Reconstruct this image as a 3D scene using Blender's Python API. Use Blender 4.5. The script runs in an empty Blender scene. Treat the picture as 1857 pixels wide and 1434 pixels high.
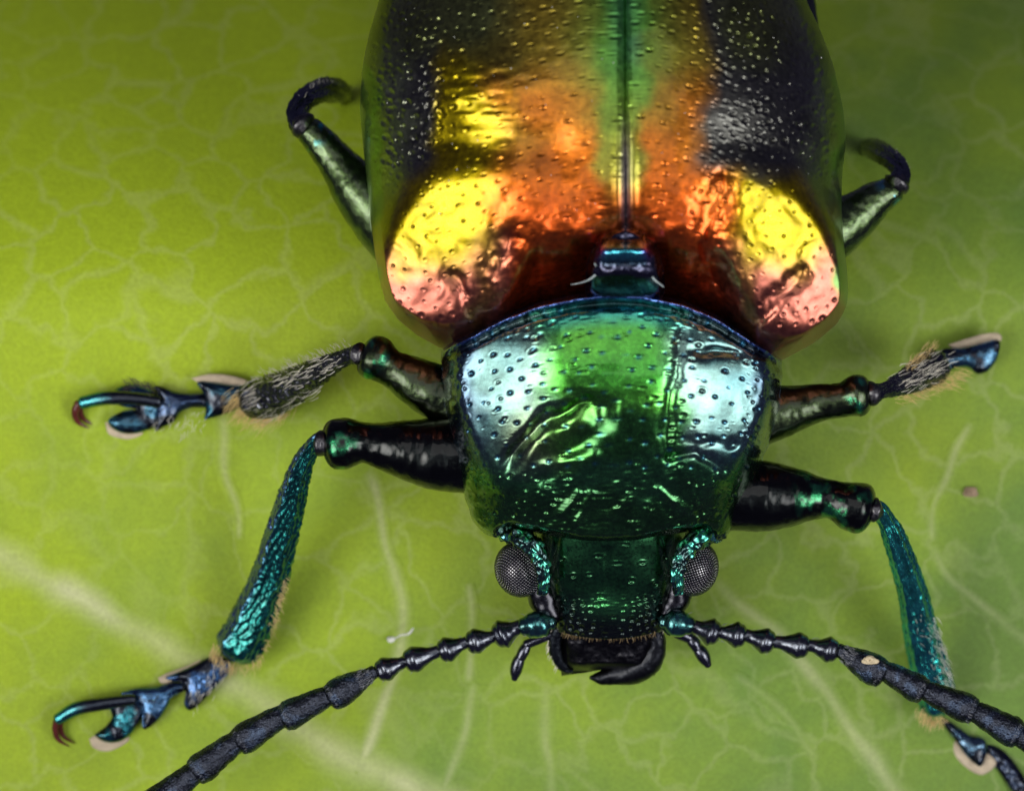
import bpy, math
import numpy as np
from mathutils import Matrix, Vector

# ------------------------------------------------------------------ scale and camera
S = 0.001                 # one picture pixel at leaf height = 0.001 units
D = 8000.0                # camera height above the leaf, in pixels
CX, CY = 928.5, 717.0
sc = bpy.context.scene
col = sc.collection

cd = bpy.data.cameras.new("camera")
cam = bpy.data.objects.new("camera", cd)
col.objects.link(cam)
cam.location = (0, 0, D * S)
cd.sensor_width = 36.0
cd.lens = 36.0 * D / 1857.0
cd.clip_start = 0.1
cd.clip_end = 100.0
cd.dof.use_dof = True
cd.dof.focus_distance = (D - 330) * S
cd.dof.aperture_fstop = 1.1
sc.camera = cam

# ------------------------------------------------------------------ light
world = bpy.data.worlds.new("World")
sc.world = world
world.use_nodes = True
bg = world.node_tree.nodes["Background"]
bg.inputs[0].default_value = (0.055, 0.050, 0.095, 1)
bg.inputs[1].default_value = 1.0

def area(name, loc, aim, sx, sy, radiance, colr=(1, 1, 1), spread=180.0):
    ld = bpy.data.lights.new(name, 'AREA')
    ld.shape = 'ELLIPSE' if spread < 179 else 'RECTANGLE'
    ld.size, ld.size_y = sx, sy
    ld.energy = radiance * math.pi * sx * sy
    ld.color = colr
    if spread < 179:                      # narrow spread, added so the light fades towards the frame edges
        ld.spread = math.radians(spread)
        ld.energy *= math.tan(math.radians(spread / 2)) ** 2 / 3 * math.pi / 4
    o = bpy.data.objects.new(name, ld)
    col.objects.link(o)
    o.location = loc
    o.rotation_euler = (Vector(aim) - Vector(loc)).to_track_quat('-Z', 'Y').to_euler()
    return o

area("softbox_left", (-2.6, -0.85, 3.7), (-0.05, 0.05, 0.3), 3.7, 4.4, 10.4, (1.0, 0.98, 0.92), 45)
area("softbox_right", (2.95, -1.15, 3.7), (0.25, 0.0, 0.3), 3.3, 3.9, 9.5, (1.0, 0.99, 0.96), 45)
area("diffuser_overhead", (0.2, 1.7, 9.2), (0.2, 0.5, 0.0), 5.0, 5.8, 1.0, (1.0, 0.98, 0.95))

vs = sc.view_settings
vs.view_transform = 'Standard'
vs.look = 'None'
vs.exposure = 0.0
vs.gamma = 1.0
sc.cycles.use_denoising = True
sc.cycles.max_bounces = 8
sc.cycles.sample_clamp_indirect = 6.0

# ------------------------------------------------------------------ helpers: maths
rng = np.random.default_rng(7)

def W(px, py, z):
    """picture pixel at height z -> world position"""
    px = np.asarray(px, float); py = np.asarray(py, float); z = np.asarray(z, float)
    k = (D - z) / D
    return np.stack([(px - CX) * k * S, (CY - py) * k * S, z * S * np.ones_like(px)], -1)

def sstep(a, b, x):
    t = np.clip((np.asarray(x, float) - a) / (b - a), 0, 1)
    return t * t * (3 - 2 * t)

def gauss(x):
    return np.exp(-x * x)

_tab = {}
def vnoise(x, y, scale, seed=0):
    """smooth value noise in -1..1; scale is the feature size"""
    if seed not in _tab:
        _tab[seed] = np.random.default_rng(1000 + seed).uniform(-1, 1, (128, 128))
    T = _tab[seed]
    x = np.asarray(x, float) / scale + 300.37; y = np.asarray(y, float) / scale + 311.71
    xi = np.floor(x).astype(int); yi = np.floor(y).astype(int)
    fx = x - xi; fy = y - yi
    fx = fx * fx * fx * (fx * (6 * fx - 15) + 10); fy = fy * fy * fy * (fy * (6 * fy - 15) + 10)
    a = T[xi % 128, yi % 128]; b = T[(xi + 1) % 128, yi % 128]
    c = T[xi % 128, (yi + 1) % 128]; d = T[(xi + 1) % 128, (yi + 1) % 128]
    return (a * (1 - fx) + b * fx) * (1 - fy) + (c * (1 - fx) + d * fx) * fy

def fbm(x, y, scale, seed=0, octaves=4):
    s = 0; a = 1.0
    for k in range(octaves):
        s = s + a * vnoise(x, y, scale / 2 ** k, seed + k); a *= 0.5
    return s

def interp(tab, y):
    t = np.array(tab, float)
    return np.interp(y, t[:, 0], t[:, 1])

def sinterp(tab, y, w=14):
    """table lookup, smoothed"""
    y = np.asarray(y, float)
    s = 0; n = 0
    for k in (-2, -1, 0, 1, 2):
        g = math.exp(-k * k / 3.0)
        s = s + g * interp(tab, y + k * w * 0.8); n += g
    return s / n

def polydist(x, y, pts):
    """distance to a polyline, and position along it 0..1"""
    best = np.full(np.shape(x), 1e9); par = np.zeros(np.shape(x))
    p = np.array(pts, float)
    n = len(p) - 1
    for i in range(n):
        ax, ay = p[i]; bx, by = p[i + 1]
        dx, dy = bx - ax, by - ay
        t = np.clip(((x - ax) * dx + (y - ay) * dy) / (dx * dx + dy * dy), 0, 1)
        d = np.hypot(x - ax - t * dx, y - ay - t * dy)
        m = d < best
        best = np.where(m, d, best); par = np.where(m, (i + t) / n, par)
    return best, par

def scatter(x0, x1, y0, y1, n, mind, keep=None, tries=12, seed=1):
    """spaced random points"""
    r = np.random.default_rng(seed)
    pts = []
    cell = {}
    for _ in range(n * tries):
        x, y = r.uniform(x0, x1), r.uniform(y0, y1)
        if keep is not None and not keep(x, y):
            continue
        i, j = int(x // mind), int(y // mind)
        ok = True
        for a in (-1, 0, 1):
            for b in (-1, 0, 1):
                for q in cell.get((i + a, j + b), ()):
                    if (q[0] - x) ** 2 + (q[1] - y) ** 2 < mind * mind:
                        ok = False
        if ok:
            cell.setdefault((i, j), []).append((x, y)); pts.append((x, y))
            if len(pts) >= n:
                break
    return np.array(pts)

def pit_field(x, y, pts, rad, depth, rim=0.25, ax=1.0):
    """sum of small round pits; arrays of any shape"""
    shp = x.shape
    xf = x.ravel(); yf = y.ravel()
    out = np.zeros(xf.shape)
    R = float(np.max(rad)) * 2.2
    order = np.argsort(yf); ys = yf[order]
    for (a, b), r, d in zip(pts, rad, depth):
        i0 = np.searchsorted(ys, b - R * ax); i1 = np.searchsorted(ys, b + R * ax)
        idx = order[i0:i1]
        dx = xf[idx] - a
        m = np.abs(dx) < R
        idx = idx[m]
        q = np.hypot(dx[m], (yf[idx] - b) / ax) / r
        out[idx] += -d * np.exp(-(q ** 2) * 1.6) + rim * d * np.exp(-((q - 1.35) / 0.35) ** 2)
    return out.reshape(shp)

# ------------------------------------------------------------------ helpers: objects
def put(o, parent=None):
    col.objects.link(o)
    if parent is not None:
        o.parent = parent
        m = Matrix.Identity(4)
        p = parent
        while p is not None:
            m = Matrix.Translation(p["_at"]) if "_at" in p else m
            break
        o.matrix_parent_inverse = m.inverted()
    return o

def empty(name, at, parent=None):
    o = bpy.data.objects.new(name, None)
    o.empty_display_size = 0.05
    at = tuple(float(v) for v in at)
    o["_at"] = at
    col.objects.link(o)
    if parent is not None:
        o.parent = parent
        o.matrix_parent_inverse = Matrix.Translation(parent["_at"]).inverted()
    o.location = at
    return o

def mesh_obj(name, V, F, mat, parent=None, C=None, vein=None, smooth=True):
    V = np.asarray(V, np.float32).reshape(-1, 3)
    me = bpy.data.meshes.new(name)
    F4 = [np.asarray(f, np.int32) for f in (F if isinstance(F, list) else [F]) if len(f)]
    me.vertices.add(len(V)); me.vertices.foreach_set("co", V.ravel())
    loops = np.concatenate([f.ravel() for f in F4])
    tot = np.concatenate([np.full(len(f), f.shape[1], np.int32) for f in F4])
    start = np.concatenate([[0], np.cumsum(tot)[:-1]]).astype(np.int32)
    me.loops.add(len(loops)); me.loops.foreach_set("vertex_index", loops)
    me.polygons.add(len(tot)); me.polygons.foreach_set("loop_start", start); me.polygons.foreach_set("loop_total", tot)
    me.update(calc_edges=True)
    me.validate()
    if smooth:
        me.shade_smooth()
    if C is not None:
        C = np.asarray(C, np.float32).reshape(-1, 3)
        if len(C) == 1:
            C = np.repeat(C, len(V), 0)
        a = me.color_attributes.new("Col", 'FLOAT_COLOR', 'POINT')
        a.data.foreach_set("color", np.concatenate([C, np.ones((len(C), 1), np.float32)], 1).ravel())
    if vein is not None:
        a = me.attributes.new("vein", 'FLOAT', 'POINT')
        a.data.foreach_set("value", np.asarray(vein, np.float32).ravel())
    me.materials.append(mat)
    o = bpy.data.objects.new(name, me)
    put(o, parent)
    return o

def grid_faces(nu, nv, wrap_v=False, off=0, flip=False):
    i = np.arange(nu - 1)[:, None]
    jn = nv if wrap_v else nv - 1
    j = np.arange(jn)[None, :]
    a = i * nv + j; b = i * nv + (j + 1) % nv; c = (i + 1) * nv + (j + 1) % nv; d = (i + 1) * nv + j
    f = np.stack([a, b, c, d], -1).reshape(-1, 4) + off
    return f[:, ::-1] if flip else f

class Geo:
    """collects pieces of one mesh"""
    def __init__(s): s.V = []; s.F = []; s.C = []; s.n = 0
    def add(s, V, F, C):
        V = np.asarray(V).reshape(-1, 3)
        C = np.asarray(C, float).reshape(-1, 3)
        if len(C) == 1: C = np.repeat(C, len(V), 0)
        s.V.append(V); s.C.append(C)
        for f in (F if isinstance(F, list) else [F]):
            if len(f): s.F.append(np.asarray(f) + s.n)
        s.n += len(V)
    def build(s, name, mat, parent=None):
        return mesh_obj(name, np.concatenate(s.V), s.F, mat, parent, np.concatenate(s.C))

def catmull(P, m):
    """P: k x c control rows -> m rows along the curve, even in xy length"""
    P = np.asarray(P, float)
    k = len(P)
    Q = np.vstack([2 * P[0] - P[1], P, 2 * P[-1] - P[-2]])
    out = []
    for i in range(k - 1):
        a, b, c, d = Q[i:i + 4]
        t = np.linspace(0, 1, 24, endpoint=False)[:, None]
        out.append(0.5 * ((2 * b) + (-a + c) * t + (2 * a - 5 * b + 4 * c - d) * t ** 2 + (-a + 3 * b - 3 * c + d) * t ** 3))
    out.append(P[-1:])
    X = np.vstack(out)
    L = np.concatenate([[0], np.cumsum(np.linalg.norm(np.diff(X[:, :3], axis=0), axis=1))])
    s = np.linspace(0, L[-1], m)
    return np.stack([np.interp(s, L, X[:, j]) for j in range(X.shape[1])], -1), L[-1]

def tube_geo(pts, n=22, step=4.0, colour=(0.1, 0.1, 0.1), disp=None, cap=(0.8, 0.8), flat=1.0, twist=0.0):
    """tapered tube through (px,py,z,r) rows with rounded ends; disp(u_px, ang, L) -> offset along the normal in px"""
    P = [tuple(p) if len(p) == 5 else tuple(p) + (p[3] * flat,) for p in pts]
    m0 = 3
    _, L0 = catmull(P, 8)
    m = max(6, int(L0 / step))
    X, L = catmull(P, m)
    c = X[:, :3]
    T = np.gradient(c, axis=0); T /= np.linalg.norm(T, axis=1)[:, None] + 1e-9
    r = np.maximum(X[:, 3], 0.4); rz = np.maximum(X[:, 4], 0.4)
    def endcap(ci, Ti, r0, rz0, k, sgn):
        rows = []
        for a in np.linspace(0, math.pi / 2 * 0.97, 7)[1:]:
            rows.append((ci + sgn * Ti * r0 * k * math.sin(a), Ti, r0 * math.cos(a), rz0 * math.cos(a)))
        return rows
    rows = [(c[i], T[i], r[i], rz[i]) for i in range(m)]
    if cap[0] > 0: rows = endcap(c[0], T[0], r[0], rz[0], cap[0], -1)[::-1] + rows
    if cap[1] > 0: rows = rows + endcap(c[-1], T[-1], r[-1], rz[-1], cap[1], 1)
    cc = np.array([q[0] for q in rows]); TT = np.array([q[1] for q in rows])
    rr = np.array([q[2] for q in rows]); rzz = np.array([q[3] for q in rows])
    # picture y points down; work in (x, -y, z)
    Tw = TT * np.array([1, -1, 1]); up = np.array([0, 0, 1.0])
    N = np.cross(Tw, up); N /= np.linalg.norm(N, axis=1)[:, None] + 1e-9
    B = np.cross(N, Tw)
    ang = np.linspace(0, 2 * math.pi, n, endpoint=False)
    us = np.concatenate([[0], np.cumsum(np.linalg.norm(np.diff(cc, axis=0), axis=1))])
    A, U = np.meshgrid(ang, us)
    R1 = np.repeat(rr[:, None], n, 1); R2 = np.repeat(rzz[:, None], n, 1)
    if disp is not None:
        dd = disp(U, A, us[-1]) * np.clip(R1 / (np.max(rr) * 0.5), 0, 1)
        R1 = R1 + dd; R2 = R2 + dd
    off = N[:, None, :] * (np.cos(A) * R1)[..., None] + B[:, None, :] * (np.sin(A) * R2)[..., None]
    px = cc[:, 0][:, None] + off[..., 0]; py = cc[:, 1][:, None] - off[..., 1]; z = cc[:, 2][:, None] + off[..., 2]
    V = W(px, py, z).reshape(-1, 3)
    F = [grid_faces(len(rows), n, wrap_v=True, flip=True)]
    nr = len(rows)
    k = np.arange(n)
    cA = len(V); V = np.vstack([V, V[:n].mean(0), V[-n:].mean(0)])
    F.append(np.stack([np.full(n, cA), k, (k + 1) % n], -1))
    F.append(np.stack([np.full(n, cA + 1), (nr - 1) * n + (k + 1) % n, (nr - 1) * n + k], -1))
    if callable(colour):
        C = colour(U / us[-1], A, px, py).reshape(-1, 3)
        C = np.vstack([C, C[:1], C[-1:]])
    else:
        C = np.array([colour])
    return V, F, C

def tube(name, pts, mat, parent, **kw):
    V, F, C = tube_geo(pts, **kw)
    if len(C) == 1: C = np.repeat(C, len(V), 0)
    return mesh_obj(name, V, F, mat, parent, C)

def hair_geo(base, tip, r0):
    """thin bent cones from base to tip (rows of px,py,z)"""
    base = np.asarray(base, float); tip = np.asarray(tip, float)
    n = len(base)
    d = tip - base
    mid = base + d * 0.55 + np.stack([d[:, 1], -d[:, 0], 0 * d[:, 0]], -1) * rng.uniform(-0.14, 0.14, (n, 1))
    Vs = []
    a = np.array([0, 2.094, 4.189])
    perp = np.stack([-d[:, 1], d[:, 0], 0 * d[:, 0]], -1)
    perp /= np.linalg.norm(perp, axis=1)[:, None] + 1e-6
    up = np.array([0, 0, 1.0])
    r0 = np.asarray(r0) * np.ones(n)
    for c, k in ((base, 1.0), (mid, 0.75), (tip, 0.12)):
        for q in a:
            Vs.append(c + perp * (math.cos(q) * k * r0)[:, None] + up * (math.sin(q) * k * r0)[:, None])
    V = np.stack(Vs, 1)
    f = []
    for l in (0, 3):
        for q in range(3):
            f.append([l + q, l + (q + 1) % 3, l + 3 + (q + 1) % 3, l + 3 + q])
    F = (np.array(f)[None] + (np.arange(n) * 9)[:, None, None]).reshape(-1, 4)
    return W(V[..., 0], V[..., 1], V[..., 2]).reshape(-1, 3), F

def hairs(name, base, tip, r0, mat, parent):
    V, F = hair_geo(base, tip, r0)
    o = mesh_obj(name, V, F, mat, parent)
    o["kind"] = "stuff"
    return o

# ------------------------------------------------------------------ materials
def new_mat(name):
    m = bpy.data.materials.new(name)
    m.use_nodes = True
    nt = m.node_tree
    return m, nt, nt.nodes["Principled BSDF"]

def cuticle(name, rough=0.22, metallic=1.0, coat=0.35, bump=0.12, scale=160.0, fine=700.0, spec=0.5, tint=0.25, coat_rough=0.08):
    """insect shell: colour from zones on the mesh, own hues plus some painted shade, fine grain relief"""
    m, nt, p = new_mat(name)
    N, Lk = nt.nodes, nt.links
    at = N.new("ShaderNodeAttribute"); at.attribute_name = "Col"
    tc = N.new("ShaderNodeTexCoord")
    n1 = N.new("ShaderNodeTexNoise"); n1.inputs["Scale"].default_value = scale; n1.inputs["Detail"].default_value = 4
    n2 = N.new("ShaderNodeTexNoise"); n2.inputs["Scale"].default_value = fine; n2.inputs["Detail"].default_value = 2
    Lk.new(tc.outputs["Object"], n1.inputs["Vector"]); Lk.new(tc.outputs["Object"], n2.inputs["Vector"])
    hsv = N.new("ShaderNodeHueSaturation")
    mr = N.new("ShaderNodeMapRange")
    mr.inputs[1].default_value = 0.3; mr.inputs[2].default_value = 0.7
    mr.inputs[3].default_value = 1 - tint; mr.inputs[4].default_value = 1 + tint
    Lk.new(n1.outputs["Fac"], mr.inputs[0]); Lk.new(mr.outputs[0], hsv.inputs["Value"])
    Lk.new(at.outputs["Color"], hsv.inputs["Color"]); Lk.new(hsv.outputs[0], p.inputs["Base Color"])
    r = N.new("ShaderNodeMapRange")
    r.inputs[3].default_value = rough * 0.7; r.inputs[4].default_value = rough * 1.35
    Lk.new(n1.outputs["Fac"], r.inputs[0]); Lk.new(r.outputs[0], p.inputs["Roughness"])
    ad = N.new("ShaderNodeMath"); ad.operation = 'MULTIPLY_ADD'; ad.inputs[1].default_value = 0.5
    Lk.new(n2.outputs["Fac"], ad.inputs[0]); Lk.new(n1.outputs["Fac"], ad.inputs[2])
    b = N.new("ShaderNodeBump"); b.inputs["Strength"].default_value = bump; b.inputs["Distance"].default_value = 0.004
    Lk.new(ad.outputs[0], b.inputs["Height"]); Lk.new(b.outputs[0], p.inputs["Normal"])
    p.inputs["Metallic"].default_value = metallic
    p.inputs["Specular IOR Level"].default_value = spec
    p.inputs["Coat Weight"].default_value = coat
    p.inputs["Coat Roughness"].default_value = coat_rough
    return m

M = {}
M["elytra"] = cuticle("elytra_shell", rough=0.31, bump=0.05, scale=110, coat=0.25)
M["prono"] = cuticle("pronotum_shell", rough=0.25, bump=0.05, scale=130, coat=0.5)
M["head"] = cuticle("head_shell", rough=0.28, bump=0.10, scale=170, coat=0.4)
M["mouth"] = cuticle("mouth_shell", rough=0.34, metallic=1.0, bump=0.3, scale=150, coat=0.15)
M["leg"] = cuticle("leg_shell", rough=0.22, bump=0.25, scale=120, coat=0.5)
M["antenna"] = cuticle("antenna_gloss", rough=0.2, bump=0.2, scale=150, coat=0.7)
M["antenna_matte"] = cuticle("antenna_downy", rough=0.27, metallic=1.0, bump=0.6, scale=260, fine=420, coat=0.0, spec=0.5, tint=0.4)
M["eye"] = cuticle("eye_lens", rough=0.14, metallic=1.0, bump=0.0, coat=0.0, tint=0.05)
M["eye_base"] = cuticle("eye_ground", rough=0.6, metallic=0.0, bump=0.0, coat=0.0, spec=0.05)

def plain(name, colr, rough=0.5, spec=0.4, noise=0.25, scale=90, trans=0.0):
    m, nt, p = new_mat(name)
    N, Lk = nt.nodes, nt.links
    tc = N.new("ShaderNodeTexCoord")
    n1 = N.new("ShaderNodeTexNoise"); n1.inputs["Scale"].default_value = scale; n1.inputs["Detail"].default_value = 4
    Lk.new(tc.outputs["Object"], n1.inputs["Vector"])
    cr = N.new("ShaderNodeValToRGB")
    cr.color_ramp.elements[0].position = 0.3; cr.color_ramp.elements[1].position = 0.7
    cr.color_ramp.elements[0].color = tuple(c * (1 - noise) for c in colr) + (1,)
    cr.color_ramp.elements[1].color = tuple(min(1, c * (1 + noise)) for c in colr) + (1,)
    Lk.new(n1.outputs["Fac"], cr.inputs[0]); Lk.new(cr.outputs[0], p.inputs["Base Color"])
    p.inputs["Roughness"].default_value = rough
    p.inputs["Specular IOR Level"].default_value = spec
    p.inputs["Transmission Weight"].default_value = trans
    return m

M["gold_hair"] = plain("golden_hair", (0.85, 0.60, 0.24), 0.35, 0.6)
M["pale_hair"] = plain("pale_hair", (0.80, 0.76, 0.64), 0.35, 0.6)
M["grey_hair"] = plain("grey_hair", (0.22, 0.23, 0.26), 0.3, 0.6)
M["dark_hair"] = plain("dark_hair", (0.05, 0.045, 0.04), 0.4, 0.5)
M["pad"] = plain("cream_pad", (0.60, 0.50, 0.36), 0.8, 0.2, 0.15, 60)
M["claw"] = plain("red_claw", (0.10, 0.02, 0.015), 0.15, 0.6)
M["membrane"] = plain("pale_membrane", (0.36, 0.44, 0.44), 0.3, 0.6)
M["grain"] = plain("pale_grain", (0.62, 0.52, 0.34), 0.7, 0.3)
M["fibre"] = plain("white_fibre", (0.8, 0.85, 0.75), 0.3, 0.6)

def leaf_material():
    m, nt, p = new_mat("leaf_blade")
    N, Lk = nt.nodes, nt.links
    tc = N.new("ShaderNodeTexCoord")
    n1 = N.new("ShaderNodeTexNoise"); n1.inputs["Scale"].default_value = 1.9; n1.inputs["Detail"].default_value = 3
    n2 = N.new("ShaderNodeTexNoise"); n2.inputs["Scale"].default_value = 9.0; n2.inputs["Detail"].default_value = 5
    n3 = N.new("ShaderNodeTexNoise"); n3.inputs["Scale"].default_value = 150.0; n3.inputs["Detail"].default_value = 3
    for n in (n1, n2, n3): Lk.new(tc.outputs["Object"], n.inputs["Vector"])
    cr = N.new("ShaderNodeValToRGB")
    e = cr.color_ramp.elements
    e[0].position = 0.22; e[0].color = (0.165, 0.290, 0.045, 1)
    e[1].position = 0.68; e[1].color = (0.385, 0.525, 0.016, 1)
    md = N.new("ShaderNodeMath"); md.operation = 'MULTIPLY_ADD'; md.inputs[1].default_value = 0.25
    Lk.new(n2.outputs["Fac"], md.inputs[0])
    ms = N.new("ShaderNodeMath"); ms.operation = 'MULTIPLY'; ms.inputs[1].default_value = 0.75
    Lk.new(n1.outputs["Fac"], ms.inputs[0]); Lk.new(ms.outputs[0], md.inputs[2])
    sx = N.new("ShaderNodeSeparateXYZ"); Lk.new(tc.outputs["Object"], sx.inputs[0])
    gx = N.new("ShaderNodeMath"); gx.operation = 'MULTIPLY_ADD'; gx.inputs[1].default_value = -0.24  # yellower left; darker right and bottom, light falloff painted into the colour
    Lk.new(sx.outputs[0], gx.inputs[0]); Lk.new(md.outputs[0], gx.inputs[2])
    gy = N.new("ShaderNodeMath"); gy.operation = 'MULTIPLY_ADD'; gy.inputs[1].default_value = 0.16
    Lk.new(sx.outputs[1], gy.inputs[0]); Lk.new(gx.outputs[0], gy.inputs[2])
    Lk.new(gy.outputs[0], cr.inputs[0])
    # fine net of the smallest veins, very faint
    vo = N.new("ShaderNodeTexVoronoi"); vo.feature = 'DISTANCE_TO_EDGE'; vo.inputs["Scale"].default_value = 8.5
    wa = N.new("ShaderNodeVectorMath"); wa.operation = 'MULTIPLY_ADD'
    wa.inputs[1].default_value = (0.16, 0.16, 0.0)
    Lk.new(n2.outputs["Color"], wa.inputs[0]); Lk.new(tc.outputs["Object"], wa.inputs[2])
    Lk.new(wa.outputs[0], vo.inputs["Vector"])
    vr = N.new("ShaderNodeMapRange"); vr.inputs[1].default_value = 0.0; vr.inputs[2].default_value = 0.085
    vr.inputs[3].default_value = 0.15; vr.interpolation_type = 'SMOOTHSTEP'; vr.inputs[4].default_value = 0.0
    Lk.new(vo.outputs["Distance"], vr.inputs[0])
    msk = N.new("ShaderNodeMapRange"); msk.inputs[1].default_value = 0.30; msk.inputs[2].default_value = 0.58; msk.inputs[3].default_value = 0.25
    Lk.new(n1.outputs["Fac"], msk.inputs[0])
    vm = N.new("ShaderNodeMath"); vm.operation = 'MULTIPLY'
    Lk.new(vr.outputs[0], vm.inputs[0]); Lk.new(msk.outputs[0], vm.inputs[1])
    vr = vm
    at = N.new("ShaderNodeAttribute"); at.attribute_name = "vein"
    mx_ = N.new("ShaderNodeMath"); mx_.operation = 'MAXIMUM'
    Lk.new(vr.outputs[0], mx_.inputs[0]); Lk.new(at.outputs["Fac"], mx_.inputs[1])
    mx = N.new("ShaderNodeMix"); mx.data_type = 'RGBA'
    Lk.new(mx_.outputs[0], mx.inputs["Factor"]); Lk.new(cr.outputs[0], mx.inputs["A"])
    mx.inputs["B"].default_value = (0.66, 0.68, 0.38, 1)
    # second, finer net and speckle
    v2 = N.new("ShaderNodeTexVoronoi"); v2.feature = 'DISTANCE_TO_EDGE'; v2.inputs["Scale"].default_value = 27.0
    Lk.new(wa.outputs[0], v2.inputs["Vector"])
    r2 = N.new("ShaderNodeMapRange"); r2.inputs[1].default_value = 0.0; r2.inputs[2].default_value = 0.14
    r2.inputs[3].default_value = 1.05; r2.inputs[4].default_value = 0.99
    Lk.new(v2.outputs["Distance"], r2.inputs[0])
    r3 = N.new("ShaderNodeMapRange"); r3.inputs[1].default_value = 0.3; r3.inputs[2].default_value = 0.7
    r3.inputs[3].default_value = 0.90; r3.inputs[4].default_value = 1.08
    Lk.new(n3.outputs["Fac"], r3.inputs[0])
    mm = N.new("ShaderNodeMath"); mm.operation = 'MULTIPLY'
    Lk.new(r2.outputs[0], mm.inputs[0]); Lk.new(r3.outputs[0], mm.inputs[1])
    hv = N.new("ShaderNodeHueSaturation"); Lk.new(mx.outputs["Result"], hv.inputs["Color"]); Lk.new(mm.outputs[0], hv.inputs["Value"])
    Lk.new(hv.outputs[0], p.inputs["Base Color"])
    b = N.new("ShaderNodeBump"); b.inputs["Strength"].default_value = 0.4; b.inputs["Distance"].default_value = 0.004
    Lk.new(n3.outputs["Fac"], b.inputs["Height"]); Lk.new(b.outputs[0], p.inputs["Normal"])
    p.inputs["Roughness"].default_value = 0.6
    p.inputs["Specular IOR Level"].default_value = 0.35
    return m
M["leaf"] = leaf_material()

# ------------------------------------------------------------------ the leaf
def leaf_z(px, py):
    px = np.asarray(px, float); py = np.asarray(py, float)
    z = 10 * vnoise(px, py, 420, 3) - 10
    t = np.clip((560 - py) / 900, 0, None)
    z = z - 950 * t ** 1.6
    z = z - 110 * np.clip((px - 1250) / 900, 0, None) ** 2 - 70 * np.clip((250 - px) / 700, 0, None) ** 2
    z = z - 150 * np.clip((py - 1250) / 700, 0, None) ** 2
    return z

lx = np.linspace(-900, 2757, 200); ly = np.linspace(-900, 2150, 170)
LY, LX = np.meshgrid(ly, lx, indexing='ij')
# rounded leaf margin outside the picture
k = ((LX - CX) / 1830) ** 2 + ((LY - 640) / 1540) ** 2
rr_ = np.sqrt(k); sq = np.maximum(np.abs((LX - CX) / 1830), np.abs((LY - 640) / 1540))
fac = np.where(rr_ > 1e-6, np.clip(sq / np.maximum(rr_, 1e-6), 0, 1), 1) ** 0.55
LXr = CX + (LX - CX) * fac; LYr = 640 + (LY - 640) * fac
LZ = leaf_z(LXr, LYr)
top = W(LXr, LYr, LZ).reshape(-1, 3)
bot = top - np.array([0, 0, 0.012])
ftop = grid_faces(len(ly), len(lx), flip=True)
nl = len(top)
# rim between upper and lower skin
a_, b_ = len(ly), len(lx)
edge = list(range(b_)) + [i * b_ + b_ - 1 for i in range(1, a_)] + [(a_ - 1) * b_ + j for j in range(b_ - 2, -1, -1)] + [i * b_ for i in range(a_ - 2, 0, -1)]
edge = np.array(edge)
rim = np.stack([edge, edge + nl, np.roll(edge, -1) + nl, np.roll(edge, -1)], -1)
leaf = mesh_obj("leaf", np.vstack([top, bot]), [ftop, ftop[:, ::-1] + nl, rim], M["leaf"], vein=np.zeros(2 * nl))
leaf["label"] = "large yellow-green leaf with pale branching veins, lying under the whole beetle"
leaf["category"] = "leaf"
leaf["_at"] = (0.0, 0.0, 0.0)

def vein(pts, w0, w1, strength):
    P = [(x, y, 0) for x, y in pts]
    X, L = catmull(P, max(8, int(sum(math.dist(pts[i], pts[i + 1]) for i in range(len(pts) - 1)) / 8)))
    x, y = X[:, 0], X[:, 1]
    x = x + 5 * vnoise(x, y, 60, 11); y = y + 5 * vnoise(x, y, 60, 12)
    tx = np.gradient(x); ty = np.gradient(y); l = np.hypot(tx, ty)
    nx, ny = -ty / l, tx / l
    m = len(x)
    u = np.linspace(0, 1, m)
    w = w0 + (w1 - w0) * u
    w = w * (1 + 0.25 * vnoise(x, y, 45, 13))
    q = np.linspace(-1, 1, 15)
    prof = 0.6 * (1 - q * q) ** 9 + 0.4 * (1 - q * q) ** 2 if w0 < 30 else 0.8 * (1 - q * q) ** 3 + 0.2 * (1 - q * q) ** 30
    vx = x[:, None] + nx[:, None] * w[:, None] * q
    vy = y[:, None] + ny[:, None] * w[:, None] * q
    z = leaf_z(vx, vy) - 0.5 + 1.4 * sstep(1.0, 0.75, np.abs(q))[None] + prof[None] * np.minimum(0.7, w * 0.02)[:, None]
    fade = np.minimum(1, np.minimum(u, 1 - u) / 0.08 + 0.25) * (0.72 + 0.28 * vnoise(x, y, 70, 15))
    att = prof[None] * strength * fade[:, None] * (0.8 + 0.2 * vnoise(vx, vy, 50, 14))
    return mesh_obj("vein", W(vx, vy, z), grid_faces(m, 15, flip=False), M["leaf"], leaf, vein=att)

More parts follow.
